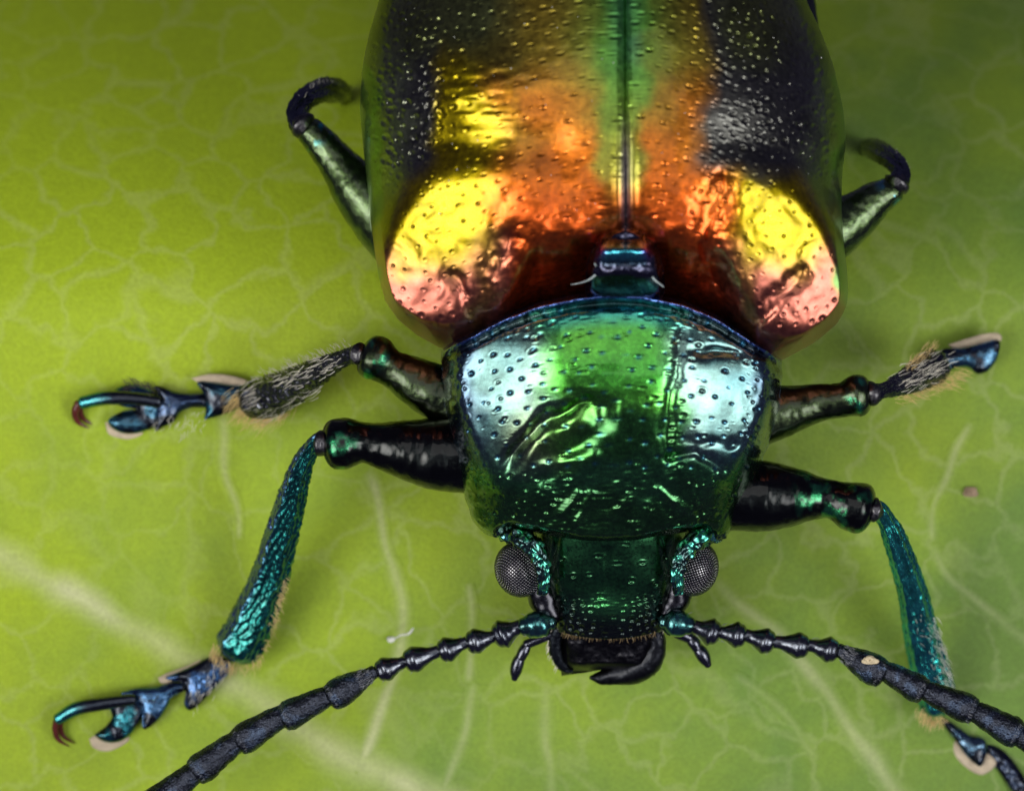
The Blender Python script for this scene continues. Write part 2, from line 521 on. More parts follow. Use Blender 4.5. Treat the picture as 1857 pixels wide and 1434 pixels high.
VEINS = [
    ([(-350, 800), (-120, 930), (20, 1015), (150, 1090), (260, 1150), (360, 1205), (470, 1270), (570, 1340), (680, 1400), (850, 1470), (1100, 1560)], 44, 52, 0.62),
    ([(40, 1010), (25, 880), (30, 760), (60, 600), (110, 420)], 26, 14, 0.34),
    ([(665, 858), (690, 910), (698, 980), (718, 1040), (728, 1100), (728, 1170), (705, 1260), (680, 1330), (650, 1400)], 17, 22, 0.50),
    ([(560, 940), (590, 975), (572, 1030), (566, 1080), (578, 1135), (610, 1170)], 14, 10, 0.40),
    ([(565, 1060), (640, 1062), (715, 1062), (770, 1075), (830, 1078), (880, 1092)], 9, 9, 0.32),
    ([(590, 970), (640, 968), (690, 975)], 9, 9, 0.30),
    ([(405, 745), (410, 790), (408, 850), (430, 920), (432, 980)], 18, 12, 0.36),
    ([(140, 860), (215, 880), (290, 878), (360, 872), (412, 876)], 11, 11, 0.38),
    ([(215, 880), (190, 840), (140, 820)], 8, 6, 0.3),
    ([(230, 1110), (265, 1075), (310, 1040), (350, 1020), (400, 1040)], 9, 8, 0.30),
    ([(350, 1022), (380, 1080), (360, 1130)], 8, 6, 0.25),
    ([(245, 600), (238, 640), (232, 668)], 9, 7, 0.42),
    ([(250, 598), (310, 590), (345, 605), (362, 640), (375, 662)], 8, 9, 0.42),
    ([(376, 662), (440, 655), (500, 630), (520, 600)], 8, 8, 0.34),
    ([(205, 1150), (190, 1220), (120, 1260), (60, 1340)], 12, 14, 0.22),
    ([(300, 870), (290, 960), (250, 1010)], 10, 9, 0.24),
    ([(360, 770), (470, 760), (590, 735), (680, 720), (760, 745)], 10, 8, 0.28),
    ([(860, 1240), (850, 1300), (828, 1380), (800, 1450)], 14, 16, 0.30),
    ([(850, 1060), (858, 1120), (850, 1240)], 13, 14, 0.30),
    ([(990, 1240), (992, 1330), (1000, 1470)], 17, 20, 0.26),
    ([(1290, 1050), (1330, 1085), (1390, 1130), (1470, 1215), (1540, 1310), (1600, 1400), (1660, 1500)], 19, 34, 0.42),
    ([(1760, 770), (1730, 830), (1712, 880), (1690, 930), (1690, 980)], 15, 12, 0.34),
    ([(1690, 985), (1720, 1040), (1780, 1100), (1850, 1150), (1960, 1230)], 16, 18, 0.24),
    ([(1690, 930), (1640, 915), (1600, 880)], 10, 8, 0.24),
    ([(1540, 815), (1580, 812), (1600, 800), (1630, 770)], 9, 8, 0.36),
    ([(1330, 1220), (1420, 1290), (1480, 1380)], 12, 14, 0.16),
    ([(1570, 1000), (1540, 1060), (1470, 1110)], 12, 10, 0.20),
    ([(470, 1275), (540, 1230), (620, 1190), (700, 1180)], 8, 7, 0.18),
    ([(640, 860), (610, 820), (620, 770), (660, 735)], 12, 10, 0.30),
    ([(1100, 1260), (1140, 1330), (1180, 1450)], 14, 16, 0.16),
]
VEINS = [VEINS[k_] for k_ in (0, 2, 6, 17, 18, 19, 20, 21, 22, 25)]
for pts, w0, w1, st in VEINS:
    vein(pts, w0 * 1.15, w1 * 1.15, min(0.95, st * 1.7))

# ------------------------------------------------------------------ the beetle
bz = float(leaf_z(1110, 760))
beetle = empty("beetle", W(1110.0, 760.0, bz))
beetle["label"] = "metallic green, gold and copper leaf beetle standing on the leaf"
beetle["category"] = "beetle"

# ---- elytra
XS = [(-700, 1130), (0, 1133), (400, 1135), (700, 1135)]
LEFT = [(-560, 1120), (-520, 980), (-470, 900), (-400, 840), (-300, 780), (-200, 735), (-100, 705), (0, 688), (60, 670), (120, 657), (200, 652), (280, 660), (340, 667), (400, 672), (460, 680), (500, 686), (540, 697), (580, 715), (620, 745), (660, 780)]
RIGHT = [(-560, 1140), (-520, 1250), (-470, 1310), (-400, 1360), (-300, 1400), (-200, 1430), (-100, 1448), (0, 1462), (60, 1490), (120, 1512), (200, 1530), (260, 1534), (320, 1527), (380, 1526), (450, 1531), (500, 1537), (540, 1538), (580, 1528), (620, 1500), (660, 1450)]
FRONT_L = [(0, 548), (0.15, 548), (0.35, 570), (0.55, 602), (0.70, 626), (0.80, 636), (0.88, 626), (0.94, 604), (0.98, 575), (1.0, 540)]
FRONT_R = [(0, 548), (0.15, 548), (0.35, 578), (0.50, 612), (0.65, 648), (0.78, 662), (0.86, 650), (0.93, 620), (0.98, 585), (1.0, 550)]
ZC = [(-560, 250), (-500, 330), (-400, 410), (-250, 490), (-100, 545), (50, 582), (180, 600), (300, 604), (420, 596), (700, 580)]

def ely_height(px, py, side, cosq, s):
    """height of the wing case above the leaf; cosq falls from 1 at the seam to 0 at the margin"""
    zedge = 235
    zc = sinterp(ZC, py, 40)
    zd = zedge + (zc - zedge) * cosq
    fr = interp(FRONT_L if side < 0 else FRONT_R, np.clip(s, 0, 1))
    d = np.clip((fr - py) / 165.0, 0, 1)
    g = (1 - (1 - d) ** 2.3) ** 0.62
    zb = zedge - 45 + 0.52 * (zd - zedge)
    z = zb + (zd - zb) * g
    w = np.clip(cosq * 1.6, 0, 1) * sstep(0, 0.25, d)
    b = 0
    # basal hollow behind the pronotum, either side of the scutellum
    ax_ = np.abs(px - 1134 + 12 * vnoise(px, py, 40, 26))
    hol = sstep(405, 520, py + 14 * fbm(px, py, 45, 27, 2)) * sstep(245, 150, ax_)
    z = z - 62 * hol - 48 * gauss(np.hypot((px - 1134) / 66, (py - 452) / 62))
    # shoulder hump: a tilted, gently domed table
    hx, hy = (812, 448) if side < 0 else (1424, 468)
    ex = np.abs((px - hx - side * 0.40 * (py - hy)) / (150 if side < 0 else 128)); ey = np.abs((py - hy) / 182)
    m = np.clip((ex ** 2.6 + ey ** 2.6), 0, 4)
    mask = 1 - sstep(0.30, 1.5, m)
    table = 545 - side * 0.27 * (px - hx) - 0.20 * (py - hy) - 12 * (ex ** 2 + ey ** 2)
    z = z + (table - z) * mask * np.clip(cosq * 2.6, 0, 1) * sstep(0.0, 0.30, d)
    if side < 0:
        b = b + 17 * gauss(np.hypot((px - 866) / 100, (py - 165) / 76))
        b = b + 2.2 * vnoise(px / 3.2 + py * 0.08, py, 13, 271) * gauss(np.hypot((px - 850) / 120, (py - 175) / 85))
        b = b - 8 * gauss(np.hypot((px - 850) / 110, (py - 270) / 38))
        qx, qy = px + 10 * fbm(px, py, 40, 261, 3), py + 10 * fbm(px, py, 40, 265, 3)
        dd, _ = polydist(qx, qy, [(930, 440), (905, 500), (880, 570)])
        b = b - 16 * gauss(dd / 26)
        dd, _ = polydist(qx, qy, [(815, 505), (850, 545), (885, 590)])
        b = b - 7 * gauss(dd / 12)
        b = b - 10 * gauss(np.hypot((px - 1000) / 60, (py - 270) / 70))
    else:
        b = b + 4 * gauss(np.hypot((px - 1340) / 70, (py - 175) / 60))
        qx, qy = px + 10 * fbm(px, py, 40, 261, 3), py + 10 * fbm(px, py, 40, 265, 3)
        dd, _ = polydist(qx, qy, [(1305, 340), (1290, 420), (1310, 500), (1350, 570)])
        b = b - 16 * gauss(dd / 24)
        dd, _ = polydist(qx, qy, [(1320, 320), (1300, 380), (1275, 440), (1270, 490)])
        b = b + 5 * gauss(dd / 9)
        dd, _ = polydist(qx, qy, [(1448, 505), (1400, 550), (1350, 600)])
        b = b - 8 * gauss(dd / 14)
    # broad unevenness of the shell, finer crumples towards its front
    b = b + 1.6 * fbm(px, py, 150, 21, 2)
    front = sstep(250, 430, py)
    b = b + (0.35 + 0.9 * front) * fbm(px + 20 * vnoise(px, py, 50, 31), py, 34, 25, 2)
    # seam: sunken line between raised edges
    xs = interp(XS, py)
    ds = np.abs(px - xs)
    b = b - 7 * gauss(ds / 3.6) + 4 * gauss((ds - 13) / 7) * sstep(150, 330, py)
    return z + b * w

def ely_colour(px, py, s, side):
    wx = px + 22 * fbm(px, py, 70, 41, 3); wy = py + 22 * fbm(px, py, 70, 51, 3)
    q = np.abs(wx - 1134) / np.where(side < 0, 470.0, 400.0)
    def lerp(a, b, t): return a + (np.asarray(b) - a) * t[..., None]
    C = np.zeros(px.shape + (3,)) + np.array([0.60, 0.145, 0.014])
    C = lerp(C, (0.66, 0.105, 0.016), sstep(300, 440, wy))
    C = lerp(C, (0.34, 0.25, 0.03), sstep(250, 70, wy))
    C = lerp(C, (0.36, 0.25, 0.03), 0.7 * gauss((wy - 255) / 45) * sstep(0.2, 0.5, q))
    q0 = np.abs(px + 4 * fbm(px, py, 50, 45, 2) - 1134) / 430.0
    C = lerp(C, (0.13, 0.28, 0.04), sstep(0.36, 0.0, q0) * sstep(330, 90, wy))
    C = lerp(C, (0.04, 0.28, 0.20), 0.8 * sstep(0.10, 0.0, q0) * sstep(200, 0, wy))
    C = lerp(C, (0.10, 0.36, 0.05), 0.6 * sstep(0.12, 0.03, q) * sstep(420, 300, wy))
    C = lerp(C, (0.36, 0.275, 0.004), sstep(0.42, 0.58, q))
    C = lerp(C, (0.42, 0.125, 0.085), sstep(425, 525, wy + 60 * (q - 0.7)) * sstep(0.5, 0.62, q))
    C = lerp(C, (0.46, 0.14, 0.10), 0.8 * sstep(0.62, 0.48, q) * sstep(0.38, 0.48, q) * sstep(390, 470, wy))
    C = lerp(C, (0.095, 0.095, 0.085), sstep(340, 290, wy + (60 * (0.8 - q) if False else 0)) * np.where(side < 0, sstep(0.70, 0.78, q), sstep(0.30, 0.42, q)))
    C = lerp(C, (0.20, 0.23, 0.13), sstep(0.80, 0.90, q) * sstep(380, 330, wy))
    C = lerp(C, (0.16, 0.30, 0.08), sstep(0.95, 1.0, q))
    C = lerp(C, (0.13, 0.15, 0.05), sstep(150, 50, wy) * sstep(0.35, 0.55, q))
    C = C * (1 + 0.18 * fbm(px, py, 30, 61, 3))[..., None]
    ds = np.abs(px - interp(XS, py))
    C = lerp(C, (0.22, 0.20, 0.24), gauss(ds / 7) * sstep(180, 300, py))
    return np.clip(C, 0.004, 0.95)

def ely_pits(side):
    x0, x1 = (650, 1120) if side < 0 else (1148, 1540)
    def keep(x, y):
        inyellow = math.hypot((x - (815 if side < 0 else 1425)) / 115, (y - 430) / 135) < 1
        return rng.random() < (0.16 if inyellow else 1.0)
    P = scatter(x0, x1, -520, 590, 1300, 17.5, keep, 12, seed=5 if side < 0 else 6)
    X0, X1 = (675, 800) if side < 0 else (1255, 1515)
    P = np.vstack([P, scatter(X0, X1, 20, 350, 220, 14.5, None, 12, seed=8 if side < 0 else 9)])
    mid = np.abs(P[:, 0] - 1134)
    r = 2.0 + 2.6 * rng.random(len(P)) ** 1.6 + 2.0 * sstep(200, 330, mid) * rng.uniform(0, 1, len(P))
    iny = np.hypot((P[:, 0] - (815 if side < 0 else 1425)) / 115, (P[:, 1] - 430) / 135) < 1
    r = np.where(iny, rng.uniform(2.4, 3.6, len(P)), r)
    dark = sstep(340, 280, P[:, 1]) * (sstep(310, 360, mid) if side < 0 else sstep(130, 190, mid))
    r = r + 1.6 * dark * rng.uniform(0, 1, len(P))
    d = r * rng.uniform(0.3, 0.85, len(P)) * (1 + 0.35 * dark)
    return P, r, d

def ely_point_z(px, py):
    side = -1 if px < interp(XS, py) else 1
    xs = interp(XS, py); e = sinterp(LEFT if side < 0 else RIGHT, py, 10)
    s = abs(px - xs) / abs(e - xs)
    cosq = (1 - s ** 2.5) ** 0.4
    return float(ely_height(np.array([px]), np.array([py]), side, np.array([cosq]), np.array([s]))[0])

def build_elytron(side):
    nphi = 190; nv = 560
    phi = np.concatenate([np.linspace(0, math.pi / 2, nphi), np.linspace(math.pi / 2, math.pi * 0.8, 12)[1:]])
    p = 0.8
    sn = np.sin(phi); cs = np.cos(phi)
    s = np.where(phi <= math.pi / 2, np.abs(sn) ** p, 1 - 0.55 * (1 - np.abs(sn)))
    cq = np.sign(cs) * np.abs(cs) ** p
    fr = interp(FRONT_L if side < 0 else FRONT_R, np.clip(s, 0, 1))
    fr = np.where(phi > math.pi / 2, (540 if side < 0 else 550), fr)
    t = np.linspace(0, 1, nv)
    t = 0.55 * t + 0.45 * t ** 0.75
    Y = -555 + (fr[None] + 555) * t[:, None]
    xs = interp(XS, Y) + side * 0.6
    e = sinterp(LEFT if side < 0 else RIGHT, Y, 10)
    X = xs + (e - xs) * s[None]
    Sg = np.broadcast_to(s[None], X.shape)
    Z = ely_height(X, Y, side, np.broadcast_to(np.clip(cq, 0, 1)[None], X.shape), np.where(phi[None] > math.pi / 2, 1.0, Sg))
    under = np.clip(-cq, 0, 1)[None]
    Z = Z - under * 150
    P, r, d = ely_pits(side)
    top = np.broadcast_to((np.clip(cq, 0, 1) ** 0.5)[None], X.shape)
    Z = Z + pit_field(X, Y, P, r, d) * top
    # raised blisters and creases of the rear bulge
    V = W(X, Y, Z)
    C = ely_colour(X, Y, Sg, side)
    # front edge turned down
    Yf = Y[-1] + 4; Vf = W(X[-1], Yf, Z[-1] - 60)[None]
    V = np.concatenate([V, Vf], 0); C = np.concatenate([C, C[-1:]], 0)
    return mesh_obj("elytron", V, grid_faces(nv + 1, len(phi), flip=(side > 0)), M["elytra"], beetle, C)

for side in (-1, 1):
    build_elytron(side)

# ---- abdomen and breast under the wing cases
V, F, C = tube_geo([(1112, -470, 190, 120, 60), (1112, -250, 200, 290, 110), (1108, 100, 190, 385, 120), (1110, 420, 190, 395, 120), (1110, 560, 210, 340, 120), (1110, 700, 230, 262, 130), (1108, 840, 230, 215, 120), (1107, 950, 230, 150, 90)],
                   n=48, step=16, colour=(0.03, 0.05, 0.04), disp=lambda u, a, L: 4 * fbm(u, a * 200, 60, 77, 3))
mesh_obj("abdomen", V, F, M["leg"], beetle, C)

# ---- pronotum
PL = [(500, 822), (560, 812), (620, 800), (660, 801), (700, 803), (740, 808), (800, 820), (860, 833), (920, 850), (960, 864), (1000, 880)]
PR = [(500, 1400), (560, 1402), (620, 1410), (660, 1418), (700, 1418), (740, 1412), (800, 1396), (860, 1374), (920, 1346), (960, 1328), (1000, 1316)]
PREAR = [(-1, 640), (-0.96, 622), (-0.85, 606), (-0.65, 572), (-0.45, 548), (-0.2, 532), (0, 526), (0.2, 529), (0.45, 545), (0.65, 570), (0.85, 612), (0.96, 634), (1, 655)]
PFRONT = [(-1, 940), (-0.97, 966), (-0.90, 974), (-0.82, 962), (-0.72, 956), (-0.5, 968), (-0.2, 982), (0, 986), (0.25, 983), (0.55, 968), (0.78, 958), (0.88, 976), (0.95, 986), (1, 955)]
PZC = [(500, 484), (530, 498), (570, 511), (620, 517), (680, 516), (730, 508), (780, 491), (840, 461), (900, 424), (960, 394), (1000, 362)]
PZL = [(500, 480), (540, 494), (580, 505), (620, 512), (670, 515), (720, 512), (770, 504), (820, 489), (850, 475), (880, 454), (920, 418), (960, 390), (1000, 362)]
PZE = [(500, 330), (600, 320), (800, 285), (1000, 255)]

def pro_height(X, Y, s, cq, rear, front):
    lat = sstep(0.30, 0.55, np.abs(s))
    zc = sinterp(PZC, Y, 25) * (1 - lat) + sinterp(PZL, Y, 25) * lat; ze = interp(PZE, Y)
    sa = np.clip(np.abs(s), 0, 1)
    s0 = np.clip(0.875 - 0.17 * ((Y - 712) / 140) ** 2, 0.58, 0.875)
    cr = 1 - 0.31 * (np.logaddexp(0, (sa - 0.30) * 16) / 16) / 0.70 - 0.05 * gauss((sa - 1.0) / 0.3) - 0.69 * (1 - np.sqrt(1 - np.clip((sa - s0) / (1 - s0), 0, 1) ** 2.2))
    z = ze + (zc - ze) * np.where(cq > 0, np.clip(cr, 0, 1), 0)
    w = np.clip(cq * 1.5, 0, 1)
    b = 0
    # plump shoulders left and right of a flat middle
    Xo, Yo = X, Y
    X, Y = X + 5 * fbm(Xo, Yo, 40, 231, 2), Y + 5 * fbm(Xo, Yo, 40, 241, 2)
    # dented fold across the left half, lip below it
    yf = sinterp([(900, 818), (915, 808), (945, 772), (985, 738), (1025, 712), (1060, 702), (1090, 706), (1120, 722)], X, 12)
    sd = (Y - yf) * 0.78 + 3.0 * np.sin(X / 11.0)
    mk = sstep(898, 930, X) * sstep(1128, 1095, X)
    b = b - 19 * mk * sstep(-2, 25, sd) * np.exp(-np.clip(sd - 23, 0, None) / 34) + 7 * mk * gauss((sd - 50) / 18)
    d, u = polydist(X, Y, [(990, 862), (1035, 812), (1085, 765)])
    b = b - 9 * gauss(d / 20)
    # groove bounding the right shoulder
    d, u = polydist(X, Y, [(1240, 600), (1225, 660), (1213, 720), (1208, 780), (1215, 830)])
    b = b - 6 * gauss(d / 8)
    # dents of the right shoulder and the low front
    b = b - 9 * gauss(np.hypot((X - 1300) / 42, (Y - 640 - 0.1 * (X - 1300)) / 9))
    b = b - 8 * gauss(np.hypot((X - 1330) / 16, (Y - 805) / 9)) - 6 * gauss(np.hypot((X - 1270) / 30, (Y - 800) / 9))
    d, u = polydist(X, Y, [(1215, 832), (1260, 815), (1310, 850)])
    b = b - 9 * gauss(d / 9)
    d, u = polydist(X, Y, [(980, 850), (1030, 838), (1075, 825)])
    b = b + 8 * gauss(d / 14)
    for (x0, y0, x1, y1, a) in ((1020, 935, 1055, 895, 5), (1050, 950, 1075, 898, 5), (1190, 885, 1255, 930, 6), (1110, 940, 1140, 905, 4)):
        d, u = polydist(X, Y, [(x0, y0), (x1, y1)])
        b = b + a * gauss(d / 7)
    X, Y = Xo, Yo
    fz = sstep(830, 890, Y)
    b = b + 2.2 * fbm(X, Y, 90, 83, 2) + (0.25 + 2.4 * fz) * fbm(X, Y, 40, 81, 2) + 0.8 * fz * fbm(X, Y, 13, 85, 2)
    side_r = sstep(1330, 1385, X) + sstep(890, 830, X)
    b = b + 2.0 * side_r * fbm(X, Y * 0.6, 24, 88, 2)
    # rear rim: raised bead behind a groove
    dr = Y - rear
    b = b - 10 * gauss((dr - 24) / 8) + (7 + 2.5 * vnoise(X, Y, 9, 93)) * gauss((dr - 9) / 9)
    # edges roll down
    z = z - 55 * np.clip(1 - dr / 10, 0, 1) ** 2
    df = front - Y
    z = z - 34 * np.clip(1 - df / 16, 0, 1) ** 2
    # side bead
    return z + b * w

def pro_colour(X, Y, s, rear):
    wx = X + 20 * fbm(X, Y, 60, 91, 3); wy = Y + 20 * fbm(X, Y, 60, 95, 3)
    def lerp(a, b, t): return a + (np.asarray(b) - a) * t[..., None]
    C = np.zeros(X.shape + (3,)) + np.array([0.07, 0.42, 0.05])
    yel = 0.5 + 0.5 * vnoise(X, Y, 60, 98)
    C = lerp(C, (0.16, 0.44, 0.03), 0.5 * yel)
    side = sstep(0.28, 0.52, np.abs((wx - 1105) / 300.0))
    C = lerp(C, (0.135, 0.245, 0.215), side)
    C = lerp(C, (0.085, 0.205, 0.215), sstep(0.50, 0.72, np.abs((wx - 1108) / 300.0)) * (0.6 + 0.4 * vnoise(X, Y, 45, 97)))
    C = lerp(C, (0.165, 0.20, 0.075), 0.75 * gauss(np.hypot((wx - 965) / 65, (wy - 800) / 75)))
    C = lerp(C, (0.12, 0.28, 0.06), 0.7 * gauss(np.hypot((wx - 1055) / 60, (wy - 760) / 40)))
    C = lerp(C, (0.075, 0.13, 0.20), sstep(0.72, 0.92, np.abs((wx - 1110) / 305.0)))
    C = lerp(C, (0.032, 0.15, 0.035), sstep(715, 770, wy) * sstep(95, 60, np.abs(wx - 1150)))  # darker lower middle: dark reflection of the steep slope painted into the colour
    C = lerp(C, (0.045, 0.20, 0.07), sstep(810, 870, wy))
    C = lerp(C, (0.030, 0.12, 0.035), sstep(860, 920, wy))
    dr = Y - rear
    C = lerp(C, (0.04, 0.40, 0.36), sstep(75, 30, dr) * sstep(0.55, 0.3, np.abs((X - 1110) / 305.0)))
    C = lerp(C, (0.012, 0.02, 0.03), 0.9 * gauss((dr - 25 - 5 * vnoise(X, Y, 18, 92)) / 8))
    C = lerp(C, (0.07, 0.14, 0.42), sstep(20, 11, dr))
    C = C * (1 + 0.15 * fbm(X, Y, 26, 99, 3))[..., None]
    return np.clip(C, 0.004, 0.9)

def build_pronotum():
    nphi = 300; nv = 250
    phi = np.linspace(-math.pi * 0.78, math.pi * 0.78, nphi + 40)
    sn = np.sin(phi); cs = np.cos(phi)
    p = 0.78
    over = np.abs(phi) > math.pi / 2
    s = np.sign(phi) * np.where(over, 1 - 0.5 * (1 - np.abs(sn)), np.abs(sn) ** p)
    sa = np.clip(np.abs(s), 0, 1)
    cq = 1 - 0.29 * (np.logaddexp(0, (sa - 0.34) * 22) / 22) / 0.66 - 0.71 * (1 - np.sqrt(1 - np.clip((sa - 0.85) / 0.15, 0, 1) ** 2.3))
    cq = np.where(over, 0, np.clip(cq, 0, 1))
    under = np.where(over, -cs, 0)
    rear = sinterp(PREAR, s, 0.03); front = sinterp(PFRONT, s, 0.02)
    rear = np.where(over, interp(PREAR, np.sign(phi)), rear); front = np.where(over, interp(PFRONT, np.sign(phi)), front)
    t = np.linspace(0, 1, nv)
    Y = rear[None] + (front - rear)[None] * t[:, None]
    lo = sinterp(PL, Y, 10); hi = sinterp(PR, Y, 10)
    wob = 2.2 * vnoise(Y, Y * 0, 16, 71) * (np.abs(s)[None] > 0.9)
    X = (lo + hi) / 2 + (hi - lo) / 2 * s[None] + wob * np.sign(s)[None]
    B = np.broadcast_to
    Z = pro_height(X, Y, B(s[None], X.shape), B(cq[None], X.shape), rear[None], front[None]) - under[None] * 110
    # punctures: bigger scattered ones, crowded small ones to the sides and front
    P1 = scatter(815, 1405, 560, 850, 190, 24, None, 12, seed=11)
    r1 = rng.uniform(2.8, 4.9, len(P1)); d1 = r1 * rng.uniform(0.6, 1.0, len(P1))
    P2 = scatter(805, 1415, 560, 975, 950, 11.5, lambda x, y: rng.random() < (1.0 if (y > 850 or x < 850 or x > 1350 or y < 585 + 0.0006 * (x - 1110) ** 2 or (abs(x - 1228) < 12 and rng.random() < 0.4)) else 0.012), 14, seed=12)
    r2 = 1.8 + 3.4 * rng.random(len(P2)) ** 1.7; d2 = r2 * rng.uniform(0.5, 0.95, len(P2))
    top = np.sqrt(np.clip(cq, 0, 1))[None]
    Z = Z + (pit_field(X, Y, P1, r1, d1, 0.08) + pit_field(X, Y, P2, r2, d2, 0.35)) * top
    V = W(X, Y, Z)
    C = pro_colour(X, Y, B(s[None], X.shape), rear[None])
    d0 = np.min(np.hypot(X[..., None] - P1[None, None, :, 0], Y[..., None] - P1[None, None, :, 1]) / r1, -1)
    C = C + (np.array([0.03, 0.20, 0.34]) - C) * (0.8 * gauss(d0 / 0.9))[..., None]
    V = np.concatenate([W(X[0], Y[0] + 6, Z[0] - 90)[None], V, W(X[-1], Y[-1] - 6, Z[-1] - 70)[None]], 0)
    C = np.concatenate([C[:1], C, C[-1:]], 0)
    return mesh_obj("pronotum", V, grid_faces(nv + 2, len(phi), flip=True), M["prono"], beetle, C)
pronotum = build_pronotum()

# ---- scutellum between the wing cases
def build_scutellum():
    z0 = 566.0
    out = [(1134, 404), (1160, 415), (1185, 436), (1200, 468), (1204, 500), (1200, 540), (1134, 545), (1068, 540), (1062, 500), (1066, 468), (1082, 436), (1108, 415)]
    O = np.array(out + out[:1], float)
    t = np.linspace(0, len(out), 73)[:-1]
    O, _ = catmull([(a, b, 0) for a, b in out + out[:1]], 73)
    O = O[:-1, :2]
    cx, cy = 1133, 478
    R = np.linspace(0.02, 1, 34)
    X = cx + (O[:, 0] - cx)[None] * R[:, None]; Y = cy + (O[:, 1] - cy)[None] * R[:, None]
    Z = z0 + 30 * (1 - R[:, None] ** 2.2) - 14 * sstep(0.8, 1.0, R)[:, None] + 0 * X
    Z = Z - 60 * sstep(480, 545, Y)
    Z = Z + 13 * gauss((Y - 455) / 12) * sstep(54, 38, np.abs(X - 1131)) - 8 * gauss((Y - 434) / 10) - 8 * gauss((Y - 480) / 12)
    Z = Z + 1.6 * fbm(X, Y, 14, 121, 2)
    bar = sstep(46, 36, np.abs(X - 1131)) * gauss((Y - 458) / 13)
    C = np.array([0.035, 0.035, 0.07]) + (np.array([0.05, 0.42, 0.50]) - 0.035) * bar[..., None]
    tip = gauss((np.abs(X - 1131) - 42) / 9) * gauss((Y - 455) / 11)
    C = C + (np.array([0.25, 0.12, 0.65]) - C) * tip[..., None]
    mesh_obj("scutellum", W(X, Y, Z), grid_faces(34, 72, wrap_v=True, flip=False), M["prono"], beetle, C)
    return z0
zs = build_scutellum()
for pts in ([(1078, 478, zs + 8, 1.5), (1085, 490, zs + 4, 3.2), (1072, 505, zs - 4, 2.6), (1052, 513, zs - 20, 1.8), (1036, 516, zs - 28, 1)],
            [(1183, 474, zs + 8, 1.5), (1178, 490, zs + 4, 3), (1186, 506, zs - 4, 3), (1203, 520, zs - 18, 2)]):
    pts = [(x_, y_, z_, r_ * 0.65) for x_, y_, z_, r_ in pts]
    tube("membrane_strip", pts, M["membrane"], beetle, n=10, step=2.5, flat=0.5)

# ---- head
HL = [(930, 962), (990, 976), (1040, 985), (1075, 996), (1100, 1004), (1130, 1008), (1165, 1014)]
HR = [(930, 1252), (990, 1240), (1040, 1229), (1075, 1218), (1100, 1210), (1130, 1203), (1165, 1192)]
HZC = [(930, 376), (980, 362), (1040, 336), (1080, 314), (1110, 292), (1140, 266), (1165, 240)]
def build_head():
    nv, nphi = 170, 190
    phi = np.linspace(-math.pi * 0.7, math.pi * 0.7, nphi)
    over = np.abs(phi) > math.pi / 2
    sn = np.sin(phi); cs = np.cos(phi)
    s = np.sign(phi) * np.where(over, 1 - 0.4 * (1 - np.abs(sn)), np.abs(sn) ** 0.7)
    cq = np.where(over, 0, np.abs(cs) ** 0.7); under = np.where(over, -cs, 0)
    endy = 1158 - 14 * np.abs(s) ** 2
    t = np.linspace(0, 1, nv)
    Y = 935 + (endy[None] - 935) * t[:, None]
    lo = sinterp(HL, Y, 10); hi = sinterp(HR, Y, 10)
    X = (lo + hi) / 2 + (hi - lo) / 2 * s[None]
    ze = 215
    Z = ze + (sinterp(HZC, Y, 12) - ze) * cq[None] - 90 * under[None]
    w = np.clip(cq * 1.6, 0, 1)[None]
    b = -5 * gauss((X - 1105) / 6) * sstep(985, 1000, Y) * sstep(1085, 1060, Y)
    d, u = polydist(X, Y, [(1012, 978), (994, 1045)]); b = b - 4 * gauss(d / 5)
    d, u = polydist(X, Y, [(1196, 978), (1214, 1045)]); b = b - 4 * gauss(d / 5)
    b = b - 2.5 * gauss((Y - 1090 - 0.0006 * (X - 1105) ** 2 - 5 * fbm(X, Y, 30, 137, 2)) / 12) + 3 * gauss(np.hypot((X - 1105) / 40, (Y - 1098) / 16))
    b = b + 1.2 * fbm(X, Y, 50, 131, 2)
    Pp = scatter(1005, 1205, 1080, 1152, 105, 12, None, 14, seed=15)
    P2 = scatter(1000, 1215, 985, 1070, 12, 26, None, 10, seed=16)
    Pp = np.vstack([Pp, P2]); r = rng.uniform(2.6, 5.0, len(Pp))
    b = b + pit_field(X, Y, Pp, r, r * 0.85, 0.5)
    Z = Z + b * w
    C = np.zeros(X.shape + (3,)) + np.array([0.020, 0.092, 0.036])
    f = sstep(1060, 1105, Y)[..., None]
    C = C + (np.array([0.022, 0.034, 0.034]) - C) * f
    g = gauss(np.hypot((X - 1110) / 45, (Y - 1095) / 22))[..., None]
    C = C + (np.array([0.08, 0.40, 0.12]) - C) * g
    C = C * (1 + 0.2 * fbm(X, Y, 30, 135, 3))[..., None]
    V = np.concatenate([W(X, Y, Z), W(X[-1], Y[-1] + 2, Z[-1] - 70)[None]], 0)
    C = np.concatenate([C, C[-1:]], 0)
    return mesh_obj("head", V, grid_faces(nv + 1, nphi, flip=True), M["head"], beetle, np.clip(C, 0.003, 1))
head = build_head()
head["_at"] = (0.0, 0.0, 0.0)

def sub(name, geo, mat, parent, C=(0.05, 0.05, 0.06)):
    pass

DARK = (0.022, 0.022, 0.03)
